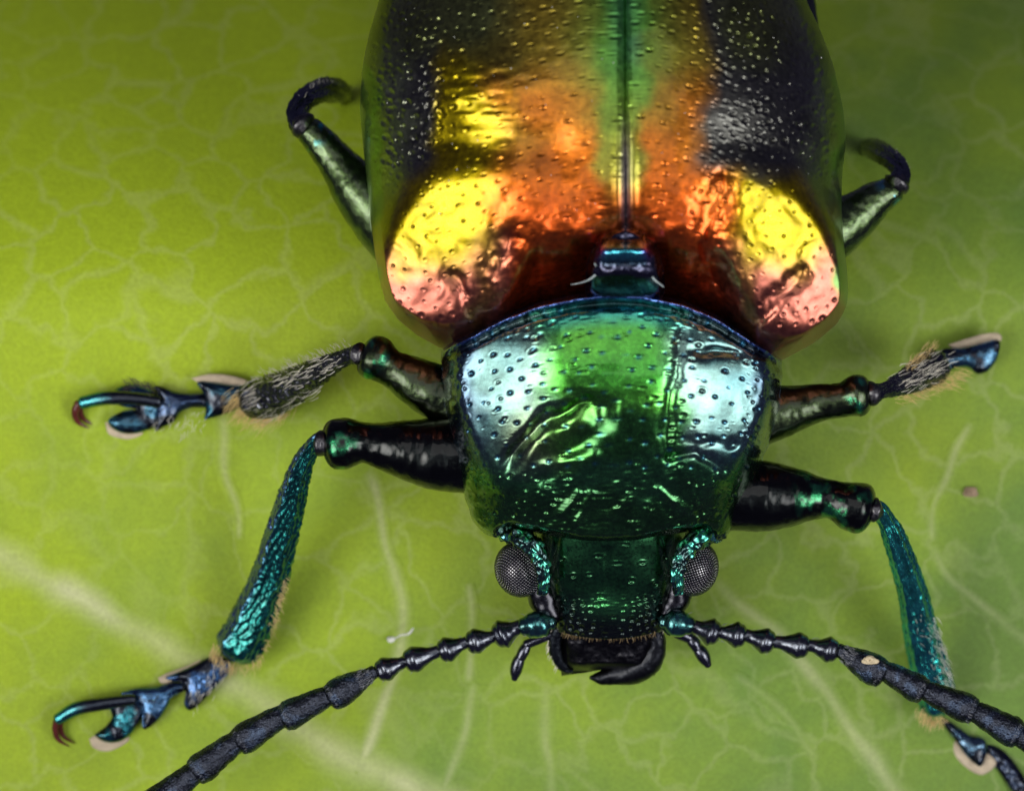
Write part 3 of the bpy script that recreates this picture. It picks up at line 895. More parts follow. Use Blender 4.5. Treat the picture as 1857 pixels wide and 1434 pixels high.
# eye socket ridges: knobbly green-blue brows above each eye
for sx in (-1, 1):
    pts = [(905, 962), (940, 972), (965, 990), (980, 1015), (986, 1045), (984, 1072)] if sx < 0 else [(1304, 966), (1272, 974), (1248, 992), (1234, 1015), (1228, 1045), (1230, 1072)]
    P = [(x, y, z, r) for (x, y), z, r in zip(pts, (292, 325, 342, 345, 335, 318), (14, 18, 17, 14, 12, 9))]
    def brow_col(u, a, px, py):
        n = fbm(px, py, 12, 141, 2)
        c = np.zeros(px.shape + (3,)) + np.array([0.04, 0.09, 0.09])
        c = c + (np.array([0.08, 0.50, 0.36]) - c) * sstep(-0.1, 0.5, n)[..., None]
        return c + (np.array([0.20, 0.40, 0.70]) - c) * (sstep(0.35, 0.0, u) * sstep(0, 0.5, n))[..., None]
    tube("brow_ridge", P, M["prono"], head, n=40, step=2.2, colour=brow_col, disp=lambda u, a, L: 4.0 * fbm(u, a * 22, 9, 145, 2))

# eyes
def build_eye(c, r, tilt, axis_dir):
    eye_e = None
    nu, nv = 40, 56
    th = np.linspace(0.02, math.pi - 0.02, nu); ph = np.linspace(0, 2 * math.pi, nv, endpoint=False)
    T, P = np.meshgrid(th, ph, indexing='ij')
    ct, st = math.cos(tilt), math.sin(tilt)
    def place(n, k=1.0):
        ex, ey, ez = n[..., 0] * r[0] * k, n[..., 1] * r[1] * k, n[..., 2] * r[2] * k
        return W(c[0] + ex * ct - ey * st, c[1] + ex * st + ey * ct, c[2] + ez)
    n = np.stack([np.sin(T) * np.cos(P), np.sin(T) * np.sin(P), np.cos(T)], -1)
    V = place(n)
    e = mesh_obj("eye", V, grid_faces(nu, nv, wrap_v=True, flip=False), M["eye_base"], beetle, [(0.012, 0.011, 0.014)])
    e["_at"] = (0.0, 0.0, 0.0)
    # facets: small domes in a spiral lattice over the bulge
    N = 1150
    i = np.arange(N) + 0.5
    z = 1 - 2 * i / N
    rad = np.sqrt(1 - z * z); a = math.pi * (1 + 5 ** 0.5) * i
    d = np.stack([z, rad * np.cos(a), rad * np.sin(a)], -1)     # pole along x
    keep = (d[:, 2] > -0.35) & (d @ np.array(axis_dir) > -0.35)
    d = d[keep]
    up = np.array([0.3, 0.2, 1.0]); 
    t1 = np.cross(d, up); t1 /= np.linalg.norm(t1, axis=1)[:, None]; t2 = np.cross(d, t1)
    fr = 1.77 / math.sqrt(N) * 0.93
    Vs = [place(d * (1 + 0.010))]
    hts = ((0.5, 0.0092), (0.82, 0.0064), (1.0, -0.016))
    k = 7
    for rr, h in hts:
        for q in range(k):
            an = 2 * math.pi * q / k
            Vs.append(place((d + (t1 * math.cos(an) + t2 * math.sin(an)) * rr * fr) * (1 + h)))
    V = np.stack(Vs, 1)
    m = len(d); nvp = 1 + 3 * k
    tri = [[0, 1 + q, 1 + (q + 1) % k] for q in range(k)]
    quad = [[1 + l * k + q, 1 + (l + 1) * k + q, 1 + (l + 1) * k + (q + 1) % k, 1 + l * k + (q + 1) % k] for l in range(2) for q in range(k)]
    off = (np.arange(m) * nvp)[:, None, None]
    f = mesh_obj("facet_lenses", V.reshape(-1, 3), [(np.array(tri)[None] + off).reshape(-1, 3), (np.array(quad)[None] + off).reshape(-1, 4)], M["eye"], e, [(0.24, 0.235, 0.25)])
    f["kind"] = "stuff"
build_eye((942, 1032, 258), (45, 51, 46), math.radians(-16), (-0.75, 0.1, 0.65))
build_eye((1259, 1030, 258), (44, 51, 46), math.radians(14), (0.75, 0.1, 0.65))

# cheeks under the eyes that carry the antennae
for pts in ([(985, 1040, 235, 34), (985, 1080, 240, 30), (1000, 1115, 240, 22)], [(1228, 1040, 235, 34), (1226, 1080, 240, 28), (1212, 1115, 240, 20)]):
    tube("cheek", pts, M["head"], head, n=24, step=4, colour=DARK, disp=lambda u, a, L: 1.5 * fbm(u, a * 20, 14, 151, 2))

# upper lip
def build_labrum():
    y = np.linspace(1150, 1220, 40); s = np.linspace(-1, 1, 60)
    Y, Sx = np.meshgrid(y, s, indexing='ij')
    lo = interp([(1140, 1006), (1217, 1018)], Y); hi = interp([(1140, 1200), (1217, 1188)], Y)
    X = (lo + hi) / 2 + (hi - lo) / 2 * Sx
    Y = Y - 7 * gauss(Sx / 0.4) * sstep(1180, 1217, Y) + 5 * np.abs(Sx) ** 3 * sstep(1180, 1217, Y)
    Z = 222 - 0.5 * (Y - 1150) - 50 * np.abs(Sx) ** 5 - 40 * np.clip((Y - 1200) / 17, 0, 1) ** 2 + 2.5 * fbm(X, Y, 22, 161, 3)
    V = np.concatenate([W(X, Y, Z), W(X[-1], Y[-1] - 3, Z[-1] - 50)[None]], 0)
    return mesh_obj("upper_lip", V, grid_faces(41, 60, flip=True), M["mouth"], head, [(0.016, 0.016, 0.02)])
build_labrum()
# mandibles
tube("mandible", [(1188, 1140, 195, 14), (1190, 1170, 180, 18), (1176, 1198, 165, 25), (1148, 1215, 155, 25), (1115, 1223, 150, 19), (1090, 1228, 147, 13), (1072, 1228, 145, 4)], M["mouth"], head, n=28, step=3, colour=(0.022, 0.024, 0.03), disp=lambda u, a, L: 1.0 * fbm(u, a * 16, 10, 165, 2))
tube("mandible", [(1012, 1140, 195, 12), (1006, 1168, 180, 13), (1014, 1196, 165, 12), (1026, 1212, 155, 8), (1036, 1216, 150, 4)], M["mouth"], head, n=24, step=3, colour=(0.025, 0.03, 0.038), disp=lambda u, a, L: 1.0 * fbm(u, a * 16, 10, 166, 2))
b = []; t = []
for k in range(170):
    y = rng.uniform(1136, 1205); sx = -1 if k % 2 else 1
    x = (interp([(1136, 1003), (1170, 1001), (1205, 1016)], y) if sx < 0 else interp([(1136, 1192), (1170, 1196), (1205, 1184)], y)) + rng.uniform(-6, 9) * -sx * -1 * 0.7
    b.append((x, y, 200 - (y - 1136) * 0.5)); t.append((x + sx * rng.uniform(3, 9), y + rng.uniform(8, 17), 196 - (y - 1136) * 0.55 + rng.uniform(-3, 8)))
hairs("mandible_hair", b, t, 0.9, M["pale_hair"], head)
b = []; t = []
for k in range(190):
    x = rng.uniform(1018, 1190)
    y = 1150 + rng.normal(0, 3) - 8 * ((x - 1104) / 86) ** 2
    b.append((x, y, 246)); t.append((x + rng.uniform(-7, 7), y + rng.uniform(6, 14), 238 + rng.uniform(-2, 8)))
hairs("lip_fringe", b, t, 0.9, plain("brown_hair", (0.16, 0.11, 0.05), 0.4), head)

# palps
for pts in ([[(1000, 1150, 190, 8), (975, 1160, 188, 9), (955, 1168, 185, 9)], [(957, 1166, 185, 8), (950, 1180, 182, 11), (944, 1192, 180, 10)], [(945, 1188, 180, 9), (939, 1202, 176, 12), (935, 1218, 172, 11), (933, 1230, 170, 6)]],
            [[(1215, 1140, 195, 10), (1235, 1148, 195, 13), (1250, 1156, 192, 11)], [(1248, 1153, 192, 9), (1258, 1164, 190, 12), (1264, 1175, 188, 10)], [(1262, 1170, 187, 9), (1271, 1182, 184, 13), (1278, 1194, 182, 12), (1284, 1205, 180, 7)]]):
    pe = empty("palp", W(*[float(v) for v in pts[0][0][:3]]), beetle)
    for sg in pts:
        tube("palp_segment", sg, M["antenna"], pe, n=18, step=2.5, colour=(0.07, 0.075, 0.10))

# ---- antennae
def antenna(segs, z0, z1, lab=None):
    a = empty("antenna", W(float(segs[0][0][0]), float(segs[0][0][1]), z0), beetle)
    n = len(segs)
    hb, ht = [], []
    for i, sg in enumerate(segs):
        (x0, y0), (x1, y1), kind, r = sg
        za = z0 + (z1 - z0) * i / n; zb = z0 + (z1 - z0) * (i + 1) / n
        dx, dy = x1 - x0, y1 - y0; L = math.hypot(dx, dy); ux, uy = dx / L, dy / L
        def pt(u, k): return (x0 + dx * u, y0 + dy * u, za + (zb - za) * u, r * k)
        if kind == 'scape':
            pts = [pt(0, 0.55), pt(0.25, 1.0), pt(0.65, 1.0), pt(0.92, 0.72)]
            def cf(u, A, px, py):
                n_ = fbm(px, py, 16, 171, 2)
                c = np.zeros(px.shape + (3,)) + np.array([0.03, 0.17, 0.17])
                return c * (1 + 0.5 * n_)[..., None] * sstep(1.05, 0.75, u)[..., None] + 0.02
            tube("antenna_segment", pts, M["antenna"], a, n=32, step=2.0, colour=cf, disp=lambda u, A, L: 0.9 * fbm(u, A * 18, 8, 172, 2))
        elif kind == 'bulb':
            r = r * 1.3
            pts = [pt(0, 0.50), pt(0.3, 0.54), pt(0.55, 0.78), pt(0.78, 1.05), pt(0.93, 0.92)]
            tube("antenna_segment", pts, M["antenna"], a, n=28, step=2.0, colour=(0.09, 0.10, 0.125), cap=(0.5, 0.6), disp=lambda u, A, L: 0.5 * fbm(u, A * 12, 8, 173 + i, 2))
        else:
            r = r * 1.02; k0 = 0.44 if kind == 'cone' else 0.70
            pts = [pt(0, k0), pt(0.18, k0 + 0.12), pt(0.5, 0.92), pt(0.8, 1.06), pt(0.96, 0.93)]
            def cf(u, A, px, py):
                g = sstep(0, 0.7, fbm(px, py, 20, 181 + i, 2)) * (0.9 if kind == 'cone' else 0.5)
                c = np.zeros(px.shape + (3,)) + np.array([0.048, 0.054, 0.072])
                return c + (np.array([0.09, 0.13, 0.21]) - c) * g[..., None]
            tube("antenna_segment", pts, M["antenna_matte"], a, n=44, step=1.8, colour=cf, cap=(0.35, 0.35), disp=lambda u, A, L: 1.0 * fbm(u * 0.6, A * 26, 6.0, 191 + i, 2))
        if kind not in ('bulb', 'scape'):
            for _ in range(260):
                u = rng.uniform(0.08, 0.92); q = rng.uniform(-0.85, 0.85)
                rr = r * (0.62 + 0.4 * u); zz = za + (zb - za) * u + rr * math.sqrt(1 - q * q)
                bx, by = x0 + dx * u - uy * rr * q, y0 + dy * u + ux * rr * q
                l = rng.uniform(4, 8)
                hb.append((bx, by, zz - 0.3)); ht.append((bx + ux * l, by + uy * l, zz + 1.2))
        m = 16 if kind in ('bulb', 'scape') else 60
        for _ in range(m):
            u = rng.uniform(0.1, 0.95); sd = rng.choice((-1, 1))
            rr = r * (0.55 + 0.4 * u) * rng.uniform(0.75, 1.0)
            bx, by = x0 + dx * u - uy * rr * sd, y0 + dy * u + ux * rr * sd
            l = rng.uniform(4, 10)
            hb.append((bx, by, za + rng.uniform(-8, 8))); ht.append((bx + ux * l - uy * sd * l * 0.5, by + uy * l + ux * sd * l * 0.5, za + rng.uniform(-8, 8)))
    hairs("antenna_down", hb, ht, 0.5, M["grey_hair"], a)
    return a

antenna([((1000, 1128), (946, 1136), 'scape', 24), ((946, 1134), (903, 1153), 'bulb', 20), ((906, 1151), (852, 1165), 'bulb', 17.5), ((852, 1162), (801, 1181), 'bulb', 17.5),
         ((802, 1178), (739, 1199), 'bulb', 18), ((742, 1196), (688, 1217), 'bulb', 17), ((680, 1217), (597, 1266), 'cone', 26), ((592, 1262), (512, 1303), 'club', 26),
         ((514, 1295), (430, 1347), 'club', 27), ((432, 1341), (352, 1402), 'club', 27), ((356, 1397), (262, 1470), 'club', 27)], 262, 215)
right_antenna = antenna([((1203, 1126), (1254, 1134), 'scape', 24), ((1254, 1134), (1298, 1148), 'bulb', 19), ((1297, 1145), (1346, 1152), 'bulb', 18), ((1346, 1149), (1398, 1165), 'bulb', 18),
         ((1398, 1162), (1461, 1172), 'bulb', 18), ((1462, 1168), (1514, 1180), 'bulb', 18), ((1519, 1177), (1602, 1224), 'cone', 27), ((1606, 1216), (1676, 1254), 'club', 25),
         ((1680, 1252), (1768, 1290), 'club', 26), ((1771, 1290), (1848, 1334), 'club', 27), ((1846, 1330), (1940, 1385), 'club', 27)], 262, 240)

# ---- legs
def pits_disp(nlen, rad, depth, seed, L, rcirc, el=1.6):
    """punctured shell in unrolled tube coordinates"""
    P = scatter(0, L, 0, 2 * math.pi * rcirc, 2000, rad * 2.3, None, 8, seed=seed)
    r = np.full(len(P), rad); d = np.full(len(P), depth)
    def f(U, A, Lx):
        return pit_field(A * rcirc, U, [(q[1], q[0]) for q in P], r, d, 0.5, el)
    return f

def femur_col(base, green, knee_u):
    def f(u, A, px, py):
        n = fbm(px, py, 16, 201, 3)
        c = np.zeros(px.shape + (3,)) + np.array(base)
        g = sstep(knee_u - 0.05, knee_u + 0.08, u) * sstep(0.99, 0.94, u) * sstep(0.0, 0.6, n)
        c = c + (np.array(green) - c) * g[..., None]
        return c * (1 + 0.25 * n)[..., None]
    return f

def fringe(leg, pts, out, count, lmin, lmax, mat, spread=0.5, r=0.9, jitter=8):
    """hairs rooted along a line of (px,py,z), all pointing roughly along out"""
    X, L = catmull([tuple(p) + (0,) for p in pts], 40)
    i = rng.integers(0, 40, count)
    b = X[i, :3] + rng.normal(0, 1, (count, 3)) * np.array([jitter, jitter, 3])
    o = np.array(out, float); o = o / np.linalg.norm(o)
    d = o[None] + rng.normal(0, spread, (count, 3)) * np.array([1, 1, 0.4])
    d /= np.linalg.norm(d, axis=1)[:, None]
    hairs("hair_fringe", b, b + d * rng.uniform(lmin, lmax, (count, 1)), r, mat, leg)

def plate_geo(outline, z, h, centre=None, colour=(0.1, 0.1, 0.1), seed=0, drop=8):
    """domed plate with a closed outline in picture pixels"""
    O, _ = catmull([(a, b, 0) for a, b in list(outline) + [outline[0]]], 97)
    O = O[:-1, :2]
    c = np.array(centre) if centre is not None else O.mean(0)
    R = np.concatenate([np.linspace(0.02, 0.9, 20), np.linspace(0.92, 1.0, 6)])
    X = c[0] + (O[:, 0] - c[0])[None] * R[:, None]; Y = c[1] + (O[:, 1] - c[1])[None] * R[:, None]
    edge = np.min(np.hypot(X[..., None] - O[:, 0], Y[..., None] - O[:, 1]), -1)
    Z = z + h * np.sqrt(np.clip(1 - (1 - np.clip(edge / (h * 1.5), 0, 1)) ** 2, 0, 1)) + 0.8 * fbm(X, Y, 9, seed, 2) * sstep(0, 5, edge)
    if callable(colour):
        C = colour(X, Y)
    else:
        C = np.zeros(X.shape + (3,)) + np.array(colour)
    V = np.concatenate([W(X, Y, Z), W(X[-1], Y[-1], Z[-1] - drop)[None], W(c[0] + (X[-1] - c[0]) * 0.05, c[1] + (Y[-1] - c[1]) * 0.05, Z[-1] - drop - 3)[None]], 0)
    C = np.concatenate([C, C[-1:], C[-1:]], 0)
    return V.reshape(-1, 3), [grid_faces(len(R) + 2, 96, wrap_v=True)], C.reshape(-1, 3)

def zo(pts, x0, y0, k):
    return [(x0 + a / k, y0 + b / k) for a, b in pts]

def tarsal(leg, outline, z, h, colr, seed, centre=None):
    def cf(X, Y):
        n = fbm(X, Y, 20, seed, 2)
        c = np.zeros(X.shape + (3,)) + np.array((0.03, 0.036, 0.05))
        return c + (np.array(colr) * 0.55 - c) * sstep(-0.25, 0.45, n)[..., None]
    z = float(leaf_z(*np.mean(outline, 0))) + (z - 16)
    V, F, C = plate_geo(outline, z, h, centre, cf, seed, 14)
    mesh_obj("tarsal_segment", V, F, M["leg"], leg, C)

def pad(leg, outline, z, seed):
    o_ = np.array(outline); m_ = o_.mean(0)
    outline = [tuple(m_ + (q - m_) * 0.9) for q in o_]
    V, F, C = plate_geo(outline, float(leaf_z(*m_)) + max(1.0, z - 16), 5, None, (1, 1, 1), seed, 8)
    mesh_obj("adhesive_pad", V, F, M["pad"], leg, C)

def claw(leg, shaft, hook, z):
    z = float(leaf_z(shaft[1][0], shaft[1][1])) + z - 14
    tube("claw_segment", [(x, y, z + h, r) for x, y, h, r in shaft], M["leg"], leg, n=22, step=2.2,
         colour=lambda u, A, px, py: np.array([0.04, 0.05, 0.07]) + (np.array([0.04, 0.36, 0.38]) - 0.04) * (sstep(0.55, 0.85, u) * (0.75 + 0.25 * vnoise(px, py, 9, 222)))[..., None])
    tube("claw", [(x, y, z + h, r) for x, y, h, r in hook], M["claw"], leg, n=14, step=1.6)
    tube("claw", [(x + 9, y - 6, z + h - 9, r) for x, y, h, r in hook], M["claw"], leg, n=14, step=1.6)

def make_leg(name_label, femur, tibia, fbase, fgreen, tcol, tseed, tpit=(4.2, 2.6), knee_u=0.72, edge_blue=None):
    leg = empty("leg", W(*[float(v) for v in femur[0][:3]]), beetle)
    if name_label:
        leg["label"] = name_label
    Lf = sum(math.dist(femur[i][:2], femur[i + 1][:2]) for i in range(len(femur) - 1))
    femur = [tuple(q[:3]) + (q[3] * 1.1,) for q in femur]
    tube("femur", femur, M["leg"], leg, n=56, step=2.6, colour=femur_col(fbase, fgreen, knee_u), cap=(0.3, 0.55),
         disp=lambda U, A, L: 1.3 * fbm(U, A * 38, 34, tseed + 50, 3) + 0.5 * fbm(U, A * 38, 8, tseed + 55, 2), flat=0.95)
    k = femur[-1]; t0 = tibia[0]
    tibia = [(t0[0] * 0.45 + k[0] * 0.55, t0[1] * 0.45 + k[1] * 0.55, t0[2] + 4, t0[3] * 1.5), (t0[0], t0[1], t0[2] + 2, t0[3] * 1.25)] + list(tibia[1:])
    ang = math.atan2(t0[1] - k[1], t0[0] - k[0])
    # pale joint skin at the knee
    tube("knee_joint", [(k[0] + math.cos(ang) * k[3] * 0.55, k[1] + math.sin(ang) * k[3] * 0.55, k[2] + 6, t0[3] * 1.75), (t0[0], t0[1], t0[2] + 5, t0[3] * 1.05), (t0[0] + math.cos(ang) * 5, t0[1] + math.sin(ang) * 5, t0[2], t0[3] * 0.7)],
         cuticle("joint_skin_%d" % tseed, rough=0.3, coat=0.8, bump=0.4, scale=220), leg, n=24, step=1.6, colour=(0.06, 0.058, 0.066), disp=lambda u, a, L: 2.6 * fbm(u * 2, a * 9, 7, tseed, 2))
    Lt = sum(math.dist(tibia[i][:3], tibia[i + 1][:3]) for i in range(len(tibia) - 1))
    def tc(u, A, px, py):
        n = fbm(px, py, 18, tseed + 7, 2)
        c = np.zeros(px.shape + (3,)) + np.array(tcol) * (1 + 0.3 * n)[..., None]
        if edge_blue is not None:
            e = sstep(0.35, 0.85, np.cos(A - edge_blue))
            c = c + (np.array((0.12, 0.20, 0.42)) - c) * e[..., None]
        return c
    pd = pits_disp(0, tpit[0], tpit[1], tseed, Lt + 80, 30, 2.6)
    tube("tibia", tibia, M["leg"], leg, n=72, step=2.0, colour=tc, cap=(0.5, 0.7), flat=0.85,
         disp=lambda U, A, L: pd(U, A, L) + 2.2 * np.cos(A * 6 + 0.6) * sstep(0, 60, U))
    return leg

FB = (0.045, 0.065, 0.030)
# left front leg
l1 = make_leg("front leg with long teal punctured shin, reaching over the pale main vein",
    [(850, 826, 255, 62), (780, 822, 262, 58), (715, 812, 268, 45), (664, 803, 272, 33), (630, 803, 274, 42), (608, 805, 274, 42)],
    [(578, 803, 272, 14), (562, 818, 258, 15), (545, 850, 232, 19), (520, 935, 170, 27), (487, 1052, 95, 33), (450, 1140, 52, 40), (432, 1170, 40, 41)],
    (0.009, 0.011, 0.011), (0.03, 0.20, 0.09), (0.02, 0.22, 0.20), 301, (4.0, 1.9), 0.80, 0.0)
K1 = (60, 1140, 4.42)
tarsal(l1, zo([(1590, 240), (1440, 215), (1280, 290), (1120, 360), (1055, 390), (1110, 415), (1190, 430), (1220, 500), (1210, 600), (1240, 650), (1290, 640), (1380, 560), (1480, 450), (1580, 340)], *K1), 40, 15, (0.09, 0.22, 0.50), 311)
tarsal(l1, zo([(1220, 430), (1100, 430), (1000, 460), (860, 470), (760, 490), (700, 520), (790, 560), (850, 620), (870, 700), (880, 800), (930, 790), (1010, 720), (1080, 620), (1120, 540), (1220, 490)], *K1), 34, 14, (0.12, 0.30, 0.58), 312)
tarsal(l1, zo([(880, 640), (820, 560), (740, 540), (640, 560), (610, 620), (630, 700), (580, 780), (500, 840), (500, 860), (560, 900), (650, 912), (740, 880), (810, 810), (860, 730)], *K1), 28, 15, (0.05, 0.34, 0.42), 313)
pad(l1, zo([(430, 880), (470, 960), (600, 990), (740, 930), (790, 870), (700, 800), (560, 800)], *K1), 14, 314)
pad(l1, zo([(985, 395), (1010, 440), (1090, 435), (1250, 350), (1370, 235), (1250, 285), (1060, 355)], *K1), 30, 316)
claw(l1, [(240, 1268, 22, 10), (190, 1275, 26, 12), (140, 1284, 22, 13), (106, 1303, 12, 11)], [(103, 1306, 12, 7), (100, 1322, 6, 6), (106, 1340, 0, 4.5), (126, 1353, -6, 1)], 30)
fringe(l1, [(388, 1168, 60), (395, 1195, 48), (420, 1208, 45), (455, 1205, 45), (478, 1175, 52)], (-0.1, 1, -0.1), 140, 10, 22, M["gold_hair"], 0.3, 0.6, 5)
fringe(l1, [(478, 1175, 60), (500, 1110, 90), (517, 1040, 115)], (0.8, 0.9, 0), 110, 8, 15, M["gold_hair"], 0.3, 0.6, 3)
fringe(l1, [(412, 1200, 40), (380, 1240, 38), (350, 1282, 34)], (-0.35, 1, 0), 34, 8, 20, M["pale_hair"], 0.3, 0.6, 8)

# left middle leg
l2 = make_leg("middle leg with hairy grey shin, feather-tipped foot stretched over plain leaf",
    [(850, 738, 235, 50), (800, 715, 240, 47), (750, 690, 246, 40), (708, 667, 250, 31), (685, 652, 252, 37), (672, 646, 252, 36)],
    [(648, 642, 250, 12), (620, 651, 230, 14), (576, 674, 180, 22), (530, 700, 120, 31), (490, 718, 75, 36), (455, 724, 52, 31)],
    FB, (0.05, 0.36, 0.17), (0.07, 0.075, 0.09), 321, (3.2, 1.8), 0.80)
K2 = (100, 560, 4.6425)
tarsal(l2, zo([(1720, 640), (1500, 640), (1350, 620), (1195, 615), (1240, 700), (1250, 760), (1265, 850), (1255, 930), (1300, 925), (1420, 890), (1520, 850), (1640, 790), (1720, 740)], *K2), 46, 15, (0.06, 0.24, 0.36), 331)
tarsal(l2, zo([(1290, 800), (1270, 720), (1120, 715), (1000, 690), (900, 655), (835, 650), (870, 740), (850, 800), (850, 900), (845, 1030), (900, 1000), (1000, 950), (1060, 870), (1150, 830), (1270, 830)], *K2), 38, 15, (0.10, 0.17, 0.32), 332, zo([(960, 810)], *K2)[0])
tarsal(l2, zo([(880, 850), (870, 730), (780, 670), (650, 635), (550, 650), (480, 710), (480, 770), (560, 820), (690, 845), (560, 865), (460, 920), (445, 960), (500, 1020), (600, 1052), (720, 1040), (850, 980)], *K2), 32, 14, (0.09, 0.28, 0.42), 333, zo([(775, 845)], *K2)[0])
pad(l2, zo([(405, 950), (440, 1060), (580, 1105), (680, 1095), (760, 1040), (650, 960), (500, 910)], *K2), 16, 334)
pad(l2, zo([(1115, 580), (1300, 540), (1500, 558), (1660, 615), (1640, 680), (1450, 690), (1250, 660)], *K2), 38, 335)
claw(l2, [(285, 728, 22, 12), (235, 722, 27, 12), (190, 722, 24, 13), (150, 730, 14, 12)], [(142, 732, 14, 8), (136, 748, 8, 7), (142, 765, 0, 5), (161, 776, -6, 1)], 26)
fringe(l2, [(430, 715, 62), (450, 745, 50), (490, 748, 52), (530, 728, 85)], (-0.8, 0.8, -0.05), 300, 18, 44, M["gold_hair"], 0.22, 0.65, 8)
fringe(l2, [(470, 690, 95), (478, 720, 90), (500, 735, 80), (540, 720, 110), (580, 690, 165)], (-1, 0.50, 0.08), 170, 18, 42, M["pale_hair"], 0.12, 0.65, 9)
fringe(l2, [(465, 690, 80), (520, 670, 130), (580, 648, 190), (630, 632, 235)], (-0.75, -0.7, 0.2), 90, 8, 18, M["pale_hair"], 0.35, 0.6, 4)
fringe(l2, [(520, 690, 150), (580, 665, 205), (620, 650, 240)], (-1, 0.42, 0.12), 60, 14, 26, M["pale_hair"], 0.1, 0.9, 10)
fringe(l2, [(230, 700, 40), (260, 698, 42), (280, 710, 44)], (-0.9, -0.5, 0.1), 70, 8, 18, M["dark_hair"], 0.3, 0.7, 5)
fringe(l2, [(370, 758, 36), (290, 778, 34), (340, 770, 34)], (-0.5, 1, 0), 40, 6, 16, M["pale_hair"], 0.4, 0.6, 10)

# left hind leg, partly below the wing case
l3 = make_leg("hind leg folded beside the dark-dotted wing case margin, knee bent sharply",
    [(745, 440, 150, 62), (700, 395, 150, 58), (650, 343, 152, 46), (612, 296, 154, 33), (580, 258, 156, 27), (560, 236, 156, 24)],
    [(543, 222, 152, 15), (540, 200, 138, 17), (556, 178, 110, 18), (585, 164, 55, 20), (607, 165, -20, 21), (618, 170, -110, 18), (624, 178, -270, 13)],
    (0.075, 0.115, 0.045), (0.04, 0.34, 0.38), (0.07, 0.08, 0.12), 341, (3.2, 1.6), 0.86)
fringe(l3, [(545, 190, 135), (570, 160, 95), (600, 152, 50)], (0.3, -1, 0), 40, 6, 14, M["pale_hair"], 0.4, 0.6, 4)

# right front leg
r1 = make_leg("front leg with ridged turquoise shin passing under the antenna",
    [(1300, 896, 255, 60), (1392, 899, 260, 58), (1453, 900, 264, 45), (1505, 905, 268, 32), (1540, 916, 270, 41), (1562, 922, 270, 42)],
    [(1594, 926, 268, 13), (1608, 945, 250, 15), (1622, 975, 225, 20), (1653, 1066, 150, 25), (1672, 1156, 85, 31), (1690, 1228, 45, 35), (1702, 1275, 30, 33)],
    (0.009, 0.011, 0.011), (0.03, 0.22, 0.09), (0.045, 0.46, 0.42), 361, (3.6, 1.1), 0.55, None)
K3 = (1500, 860, 2.4986)
tarsal(r1, zo([(520, 1095), (590, 1140), (650, 1180), (715, 1200), (725, 1260), (700, 1320), (670, 1310), (620, 1260), (570, 1190), (525, 1130)], *K3), 24, 14, (0.16, 0.30, 0.45), 371)
tarsal(r1, zo([(695, 1215), (770, 1230), (840, 1290), (900, 1380), (930, 1470), (870, 1470), (800, 1380), (740, 1290)], *K3), 20, 14, (0.08, 0.11, 0.18), 372)
tarsal(r1, zo([(880, 1420), (950, 1420), (1020, 1480), (1050, 1560), (980, 1570), (910, 1500)], *K3), 16, 14, (0.08, 0.11, 0.18), 373)
pad(r1, zo([(550, 1180), (565, 1265), (630, 1335), (710, 1370), (780, 1310), (720, 1250), (620, 1190)], *K3), 8, 374)
fringe(r1, [(1668, 1290, 40), (1685, 1300, 36), (1708, 1304, 34)], (-0.1, 1, 0), 120, 8, 20, M["gold_hair"], 0.35, 0.8, 6)
fringe(r1, [(1690, 1120, 115), (1708, 1180, 85), (1722, 1240, 60)], (0.6, 0.8, 0.1), 90, 9, 19, M["pale_hair"], 0.3, 0.7, 5)
fringe(r1, [(1665, 1100, 140), (1690, 1170, 105), (1705, 1230, 75)], (0.7, 0.7, 0.5), 40, 9, 16, M["pale_hair"], 0.3, 0.7, 8)

# right middle leg
r2 = make_leg("middle leg with short bristly shin beside the pink-tipped wing case shoulder",
    [(1380, 755, 235, 48), (1430, 743, 238, 41), (1484, 731, 242, 32), (1528, 725, 245, 29), (1552, 718, 246, 35), (1562, 717, 246, 34)],
    [(1586, 713, 244, 13), (1606, 707, 228, 12), (1640, 694, 180, 20), (1672, 677, 130, 28), (1698, 663, 95, 30)],
    FB, (0.05, 0.38, 0.19), (0.07, 0.075, 0.11), 381, (3.2, 1.8), 0.80)
K4 = (1300, 560, 3.2585)
tarsal(r2, zo([(1290, 330), (1330, 240), (1450, 230), (1560, 205), (1665, 185), (1672, 250), (1650, 310), (1600, 370), (1540, 385), (1490, 350), (1420, 345), (1350, 370)], *K4), 72, 15, (0.12, 0.32, 0.52), 391)
pad(r2, zo([(1345, 215), (1450, 180), (1570, 145), (1675, 138), (1695, 185), (1600, 240), (1420, 250)], *K4), 60, 392)
fringe(r2, [(1690, 628, 120), (1670, 645, 130), (1640, 672, 170)], (0.8, -0.8, 0.1), 90, 10, 20, M["gold_hair"], 0.25, 0.65, 5)
fringe(r2, [(1630, 715, 170), (1670, 705, 130), (1720, 690, 95), (1740, 675, 85)], (1, 0.2, 0), 170, 14, 30, M["gold_hair"], 0.22, 0.65, 7)
fringe(r2, [(1630, 695, 210), (1670, 678, 165), (1705, 660, 130)], (1, -0.4, 0.2), 90, 14, 26, M["pale_hair"], 0.14, 0.65, 12)

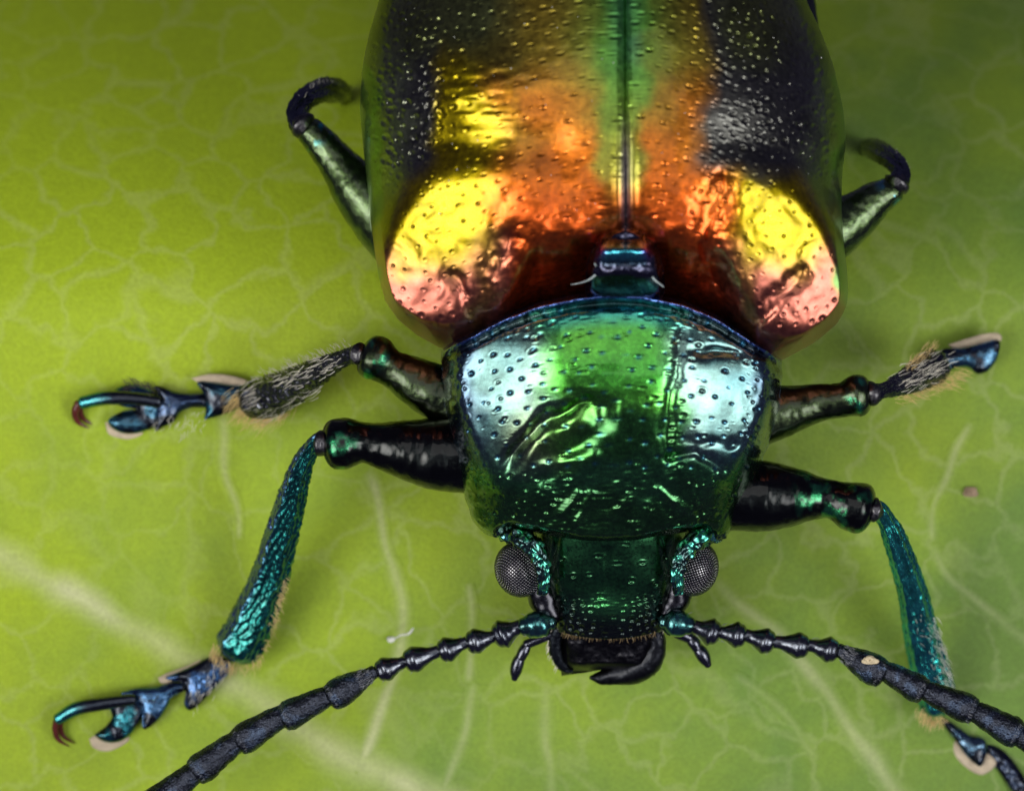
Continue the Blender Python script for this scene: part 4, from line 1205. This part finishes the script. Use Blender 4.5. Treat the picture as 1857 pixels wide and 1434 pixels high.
# right hind leg
r3 = make_leg("hind leg tucked close to the wing case, showing a sparkling blue knee",
    [(1460, 440, 150, 56), (1510, 414, 150, 52), (1552, 390, 152, 40), (1588, 362, 154, 31), (1612, 348, 156, 25), (1622, 343, 156, 22)],
    [(1632, 326, 154, 14), (1632, 308, 140, 15), (1619, 291, 110, 16), (1600, 278, 55, 17), (1584, 270, -20, 17), (1576, 268, -90, 15), (1572, 270, -185, 12)],
    (0.075, 0.115, 0.045), (0.08, 0.34, 0.44), (0.07, 0.08, 0.12), 401, (3.2, 1.6), 0.84)
fringe(r3, [(1640, 320, 150), (1634, 295, 120), (1612, 276, 90)], (0.8, -0.7, 0), 36, 5, 12, M["pale_hair"], 0.4, 0.6, 4)

# fine pale specks on the wing cases
g = Geo()
for x_, y_ in scatter(700, 1500, 5, 400, 70, 16, None, 12, seed=77):
    zc_ = ely_point_z(float(x_), float(y_)); r_ = rng.uniform(0.7, 1.9)
    o8 = np.array([(1, 0, 0), (0, 1, 0), (-1, 0, 0), (0, -1, 0), (0, 0, 1), (0, 0, -1)], float) * rng.uniform(0.6, 1.2, (6, 1)) * r_
    V = W(x_ + o8[:, 0], y_ + o8[:, 1], zc_ + 0.6 + o8[:, 2])
    g.add(V, np.array([(0, 1, 4), (1, 2, 4), (2, 3, 4), (3, 0, 4), (1, 0, 5), (2, 1, 5), (3, 2, 5), (0, 3, 5)])[:, ::-1], [(1, 1, 1)])
specks_ = g.build("shell_specks", M["fibre"], beetle)
specks_["kind"] = "stuff"

# ------------------------------------------------------------------ small things lying about
def crumb(name, px, py, z, r, mat, label, cat, seed):
    th = np.linspace(0.05, math.pi - 0.05, 20); ph = np.linspace(0, 2 * math.pi, 28, endpoint=False)
    T, P = np.meshgrid(th, ph, indexing='ij')
    k = 1 + 0.45 * fbm(T * 30 + 5 * np.cos(P), 20 * np.sin(P), 18, seed, 3)
    X = px + r * k * np.sin(T) * np.cos(P) * 1.15; Y = py + r * k * np.sin(T) * np.sin(P) * 0.9; Z = z + r * 0.7 * k * np.cos(T)
    V = W(X, Y, Z)
    o = mesh_obj(name, V, grid_faces(20, 28, wrap_v=True, flip=False), mat)
    o["label"] = label; o["category"] = cat
    return o
crumb("dirt_crumb", 1760, 893, float(leaf_z(1760, 893)) + 6, 10, plain("brown_crumb", (0.42, 0.30, 0.20), 0.8), "small brown crumb of dirt on the bare leaf near the turquoise shin", "crumb", 401)
crumb("pollen_grain", 1578, 1196, 282, 9, M["grain"], "cream pollen grain stuck on the antenna above the turquoise shin", "pollen grain", 402)
crumb("dust_speck", 709, 1160, float(leaf_z(709, 1160)) + 6, 5.5, M["fibre"], "white speck of dust on the leaf vein beside a tiny fibre", "dust speck", 403)
o = tube("lint_fibre", [(718, 1156, 5, 1.4), (728, 1151, 6, 1.6), (737, 1150, 6, 1.6), (744, 1146, 8, 2.2), (749, 1139, 10, 1.6)], M["fibre"], None, n=8, step=2)
o["label"] = "tiny curved white lint fibre on the leaf beside a dust speck"; o["category"] = "fibre"

for o_ in bpy.data.objects:
    if "_at" in o_:
        del o_["_at"]
